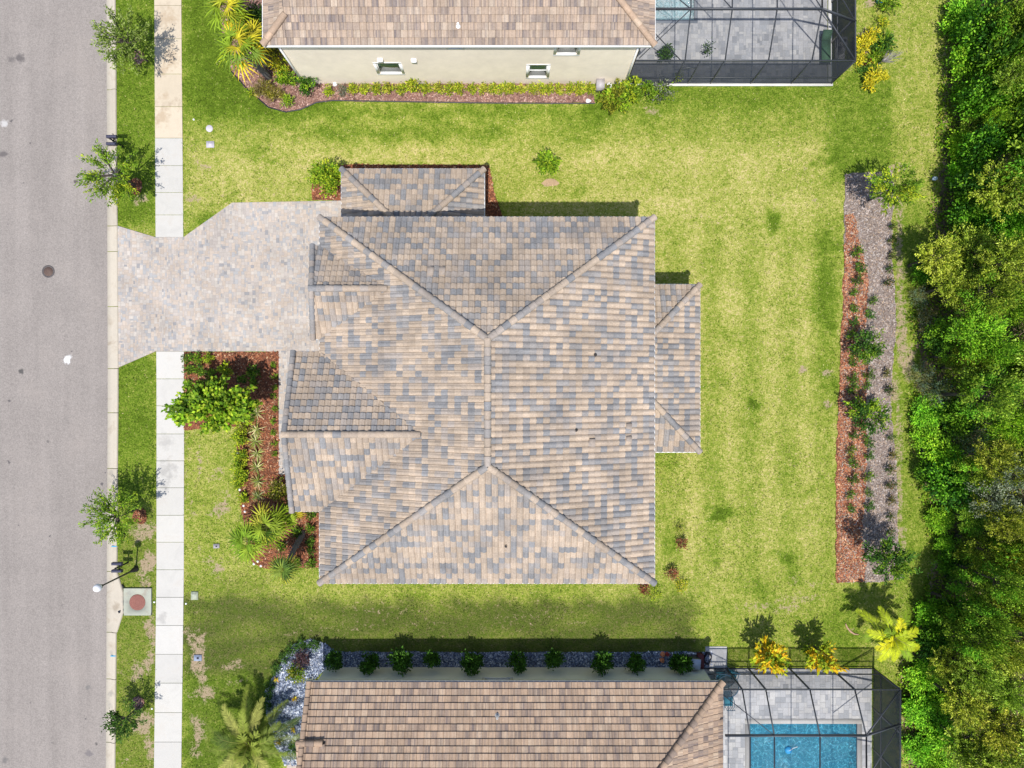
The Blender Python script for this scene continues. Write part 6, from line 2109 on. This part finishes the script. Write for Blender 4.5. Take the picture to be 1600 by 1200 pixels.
crn = [(x0_, y0_), (x1_, y0_), (x1_, y1_), (x0_, y1_)]
for k in range(4):
    p, t = crn[k], crn[(k + 1) % 4]
    g.add([(*p, -.05), (*t, -.05), (*t, .1295), (*p, .1295)], np.array([[0, 1, 2, 3]]), (.42, .43, .37))
    g.add([(p[0], p[1], .1299), (cx + (p[0] - cx) * .8, cy + (p[1] - cy) * .92, .1299), (cx + (p[0] - cx) * .92, cy + (p[1] - cy) * .8, .1299)], np.array([[0, 1, 2]]), (.36, .375, .31))
g.build('slab', mat_conc('drain_concrete', .2, 1.0), r)
g = MB(); g.lathe([(.45, .09), (.45, .137), (.40, .142), (.001, .142)], (cx, cy, 0), 36)
for k in range(3):
    rr = .12 + k * .11
    g.lathe([(rr, .142), (rr, .147), (rr + .02, .147), (rr + .02, .142)], (cx, cy, 0), 36)
g.build('cover', M_RIRON, r)
g = MB(); a, b_ = P(186, 956), P(195, 952); g.beam((a[0], a[1], .075), (b_[0], b_[1], .085), .14, .03); g.build('inlet_mouth', M_BLACK, r)
g = MB(); a, b_ = P(192, 912), P(195, 919); g.beam((a[0], a[1], .09), (b_[0], b_[1], .10), .05, .06); g.build('inlet_mouth', M_BLACK, r)

# lamp
b0 = P(212.5, 889)
r = root('street_lamp', b0, 'black street lamp post with a white globe, standing in the verge', 'street lamp')
bx_, by_ = b0[0], b0[1]
g = MB(); g.lathe([(.17, -.02), (.17, .05), (.15, .08), (.13, .30), (.09, .42), (.075, .55), (.05, .60)], b0, 18); g.build('base', M_BLACK, r)
g = MB(); g.lathe([(.05, .55), (.045, 2.0), (.04, 3.3), (.055, 3.32), (.055, 3.36), (.04, 3.4)], b0, 14); g.build('pole', M_BLACK, r)
g = MB(); g.lathe([(.04, 3.38), (.06, 3.42), (.12, 3.52), (.145, 3.58), (.145, 3.62), (.10, 3.62)], b0, 18); g.build('fitter', M_BLACK, r)
g = MB(); g.lathe([(.10, 3.6), (.17, 3.66), (.205, 3.76), (.20, 3.86), (.15, 3.97), (.08, 4.02), (.001, 4.035)], b0, 24)
M_GLOBE, nt, b = newmat('frosted_globe')
b.inputs['Base Color'].default_value = (.78, .78, .82, 1); b.inputs['Roughness'].default_value = .25
g.build('globe', M_GLOBE, r, smooth=True)

def mailbox(x, y, lab):
    b0 = P(x, y)
    r = root('mailbox', b0, lab, 'mailbox', 'twin black mailboxes by the curb')
    g = MB(); g.lathe([(.06, -.02), (.06, .05), (.045, .08), (.04, 1.25), (.055, 1.3), (.03, 1.38), (.001, 1.40)], b0, 12); g.build('post', M_BLACK, r)
    g = MB(); g.beam(b0 + np.array([0, -.28, .92]), b0 + np.array([0, .28, .92]), .05, .06)
    g.beam(b0 + np.array([0, -.26, .92]), b0 + np.array([0, -.02, .66]), .03, .03); g.beam(b0 + np.array([0, .26, .92]), b0 + np.array([0, .02, .66]), .03, .03)
    g.build('crossbar', M_BLACK, r)
    M_MB = bpy.data.materials.get('mailbox_paint') or mat_plain('mailbox_paint', (.045, .045, .08), .4, 8, .1)
    for sy in (-.20, .20):
        g = MB()
        c = b0 + np.array([-.03, sy, .96])
        K = 9
        vs = []
        for xx__ in (-.27, .27):
            vs += [c + np.array([xx__, -.085, 0]), ]
            for k in range(K):
                a = math.pi * k / (K - 1)
                vs.append(c + np.array([xx__, -.085 * math.cos(a), .13 + .085 * math.sin(a)]))
            vs += [c + np.array([xx__, .085, 0])]
        m_ = K + 2
        g.add(vs, np.array([[k, k + 1, m_ + k + 1, m_ + k] for k in range(m_ - 1)] + [[m_ - 1, 0, m_, 2 * m_ - 1]]))
        g.add(vs, [list(range(m_))[::-1], list(range(m_, 2 * m_))])
        bx = g.build('box', M_MB, r)
        g = MB(); g.box(c + np.array([-.28, 0, .10]), (.02, .15, .17)); g.build('door', M_BLACK, bx)
        g = MB(); g.box(c + np.array([.10, .095, .20]), (.03, .012, .16)); g.box(c + np.array([.14, .095, .27]), (.08, .012, .05)); g.build('flag', M_BLACK, bx)
mailbox(200, 879, 'twin black mailboxes on a post beside the street lamp')
mailbox(192, 229, 'twin black mailboxes on a post beside the yellow green street tree')

# utility lids in the lawn
def lid(x, y, sx, sy, m, lab, name='utility_cover', dark=None, rz=0, frame=None, rnd=False):
    b0 = P(x, y)
    r = root(name, b0, lab, 'utility cover')
    g = MB()
    if rnd:
        g.lathe([(sx * .55, -.02), (sx * .55, .04), (sx * .5, .055), (.001, .06)], b0, 18)
    else:
        g.box(b0 + np.array([0, 0, .03]), (sx, sy, .06), rz)
    g.build('frame', frame or m, r)
    g = MB(); g.box(b0 + np.array([0, 0, .063]), (sx * (.62 if not rnd else .3), sy * (.62 if not rnd else .1), .012), rz); g.build('lid', m, r)
    if dark:
        g = MB(); g.box(b0 + np.array([.01, -.01, .073]), (sx * .28, sy * .34, .01), rz); g.build('reader', M_BLACK, r)
M_LW = mat_plain('pale_lid', (.50, .47, .52), .6, 10, .08)
M_BG = mat_plain('blue_grey_lid', (.26, .30, .40), .6, 10, .1)
lid(327.5, 201, .36, .26, M_LW, 'small pale oval utility cover in the lawn, upper of the pair', rnd=True)
lid(329, 226, .44, .36, M_LW, 'larger pale utility cover in the lawn, lower of the pair', frame=M_LW)
lid(338.5, 853, .34, .24, M_UG, 'grey meter cover in the lawn beside the front palms', dark=True, rz=.05)
lid(309.5, 1027.5, .44, .34, M_BG, 'bluish grey meter cover in a bare patch of the lower front lawn', dark=True)
lid(304.5, 930.5, .40, .46, mat_plain('weathered_lid', (.40, .43, .34), .9, 9, .3), 'worn pale concrete cover in the lawn beside the sidewalk', frame=mat_plain('mossy_concrete', (.33, .36, .27), .9, 9, .3))
for i, (x, y, lab) in enumerate([(303, 187, 'tiny white cap in the lawn above the two pale covers'), (241.5, 940.5, 'tiny white cap between the drain slab and the sidewalk'), (238, 1107, 'tiny white cap at the verge edge above the bottom street tree'),
                               (291, 943, 'tiny pale cap just right of the sidewalk below the concrete cover')]):
    b0 = P(x, y); g = MB(); g.lathe([(.05, -.02), (.05, .05), (.035, .065), (.001, .065)], b0, 12)
    tag(g.build('marker_cap', M_WHITE, origin=b0), lab, 'cap', 'tiny white caps in the grass')
# painted blue ticks on the curb
M_BPAINT = mat_plain('blue_paint', (.04, .30, .50), .8, 10, .1)
for y, lab in ((853, 'blue paint tick on the curb above the mailboxes'), (1024, 'blue paint tick on the curb below the drain')):
    b0 = P(lerpx(CURBX, y) - 4, y); b0[2] = 0
    g = MB(); g.slab([(b0[0] - .15, b0[1] - .03), (b0[0] + .14, b0[1] - .03), (b0[0] + .14, b0[1] + .03), (b0[0] - .15, b0[1] + .03)], .095, .107)
    tag(g.build('paint_mark', M_BPAINT, origin=b0), lab, 'paint mark')
# fallen frond, litter
g = MB(); pts = [P(x, y) + np.array([0, 0, .06]) for x, y in ((1320.5, 974), (1323, 980), (1328, 986), (1334, 990), (1341, 991))]
g.tube(pts, [.03, .05, .06, .05, .02], 6)
tag(g.build('fallen_frond', mat_plain('dry_frond', (.38, .25, .17), .9, 10, .2), origin=P(1330, 985)), 'curved dry brown fallen frond lying on the lawn', 'fallen frond')
b0 = P(1458.5, 280)
g = MB(); g.add([b0 + np.array(v) for v in ((-.16, -.08, .12), (.02, -.13, .16), (.18, -.02, .13), (.10, .1, .18), (-.1, .1, .13), (0, 0, .22))], [[0, 1, 5], [1, 2, 5], [2, 3, 5], [3, 4, 5], [4, 0, 5]])
tag(g.build('litter', mat_plain('pale_plastic', (.50, .60, .66), .5, 8, .1), origin=b0), 'pale bluish scrap of litter at the edge of the woods', 'litter')

# ------------------------------------------------------------------ grass blades over the lawn
rg = np.random.default_rng(9)
nb = 230000
bx_ = rg.uniform(P(184, 0)[0], P(1500, 0)[0], nb); by_ = rg.uniform(P(0, 1215)[1], P(0, -15)[1], nb)
pxx, pyy = bx_ * S + 800, 600 - by_ * S
ok = pxx > (np.interp(pyy, [t[0] for t in CURBX], [t[1] for t in CURBX]) + np.interp(pyy, [890, 918, 962, 990], [0, 10, 11, 0]) + .5)
sl_, sr_ = np.interp(pyy, [t[0] for t in SWL], [t[1] for t in SWL]), np.interp(pyy, [t[0] for t in SWR], [t[1] for t in SWR])
ok &= (pxx < sl_ + .6) | (pxx > sr_ - .6)
pt = np.stack([bx_, by_], 1)
def kill(polypx, grow=0):
    global ok
    ok &= ~inpoly(pt, [P(a, b_) for a, b_ in polypx])
for pc in drv: ok &= ~inpoly(pt, pc)
BEDS = [[(288, 550), (436, 550), (436, 742), (520, 742), (520, 887), (418, 888), (394, 878), (386, 855), (378, 800), (371, 740), (370, 668), (352, 662), (288, 672)],
        [(488, 313), (487, 290), (498, 262), (540, 257.5), (764, 258.5), (772, 300), (787, 347), (545, 347), (545, 313)],
        [(1320, 273), (1395, 266), (1398, 300), (1392, 345), (1394, 420), (1400, 480), (1396, 560), (1392, 640), (1400, 720), (1403, 830), (1412, 905), (1307, 910.5), (1306, 740), (1310, 640), (1316, 480)],
        [(406, -200), (436, 40), (478, 131), (925, 131), (929, 161), (520, 157), (495, 160), (470, 171), (447, 175), (420, 168), (388, 141), (362, 112), (350, 60), (343, 0), (340, -200)],
        [(508, 1005), (486, 998), (458, 1007), (442, 1030), (428, 1055), (415, 1080), (418, 1120), (430, 1165), (445, 1195), (480, 1195), (482, 1070), (512, 1043), (1112, 1043), (1112, 1018), (700, 1018.5), (525, 1018)],
        FE + [(1900, 1340), (1900, -160)],
        [(195, 918), (238, 918), (238, 961), (195, 961)], [(1102, 1009), (1136, 1009), (1136, 1044), (1102, 1044)], [(460, -20), (980, -20), (980, 131), (474, 131)], [(979, -20), (1300, -20), (1300, 135), (979, 135)],
        [(510, 1042), (1100, 1042), (1100, 1220), (490, 1220)], [(1097, 1043), (1364, 1043), (1364, 1220), (1097, 1220)], [(486, 1170), (486, 1220), (445, 1220), (440, 1190), (450, 1178)],
        [(848, 280), (872, 280), (872, 291), (848, 291)]]
for b_ in BEDS: kill(b_)
hx0, hx1, hy0, hy1 = NW[0] + .3, NE[0] - .3, SW[1] + .3, NW[1] - .3
ok &= ~((bx_ > hx0) & (bx_ < hx1) & (by_ > hy0) & (by_ < hy1))
jx = np.clip(((bx_ - X0) / (xs[1] - xs[0])).astype(int), 0, nx_ - 1 if 'nx_' in globals() else len(xs) - 1)
jy = np.clip(((by_ - Y0) / (ys[1] - ys[0])).astype(int), 0, len(ys) - 1)
dr, ba, du_ = DRY[jy, jx], BARE[jy, jx], DULL[jy, jx]
wob = .16 * (np.sin(bx_ * 2.1 + 1.7 * np.sin(by_ * 1.3)) * np.sin(by_ * 2.6 + 1.1 * np.sin(bx_ * .9)))
ok &= rg.random(nb) > (np.clip(ba * 1.5 - .15, 0, .85))
ok &= rg.random(nb) < .9
i_ = np.where(ok)[0]
bx_, by_, dr, du_, wob = bx_[i_], by_[i_], dr[i_], du_[i_], wob[i_]
n = len(i_)
dv = np.clip(dr + wob + rg.normal(0, .27, n), 0, 1)
st_ = np.array([0, .25, .5, .72, 1.0])
cs = np.array([(.060, .105, .008), (.112, .188, .014), (.222, .272, .038), (.38, .37, .095), (.60, .52, .25)])
col = np.stack([np.interp(dv, st_, cs[:, k]) for k in range(3)], 1)
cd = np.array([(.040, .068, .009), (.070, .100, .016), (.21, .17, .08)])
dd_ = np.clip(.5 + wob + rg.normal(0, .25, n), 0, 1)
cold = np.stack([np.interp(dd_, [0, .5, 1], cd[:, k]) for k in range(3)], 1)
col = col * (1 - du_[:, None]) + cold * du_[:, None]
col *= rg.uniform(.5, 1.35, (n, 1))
g = MB()
an = rg.uniform(0, 2 * math.pi, n)
Lb_ = rg.uniform(.05, .13, n); Wb = rg.uniform(.02, .05, n)
lean = np.stack([np.cos(an), np.sin(an), np.zeros(n)], 1)
sd_ = np.stack([-np.sin(an), np.cos(an), np.zeros(n)], 1)
c = np.stack([bx_, by_, np.full(n, .008)], 1)
tip = c + lean * Lb_[:, None] * .85 + np.array([0, 0, 1]) * (Lb_ * rg.uniform(.25, .6, n))[:, None]
V = np.stack([c - sd_ * Wb[:, None] / 2, c + sd_ * Wb[:, None] / 2, tip], 1).reshape(-1, 3)
g.add(V, np.arange(3 * n).reshape(-1, 3), col)
struct(g, 'grass', M_GRASS, 'stuff', 'short mown lawn grass round the houses', 'grass')
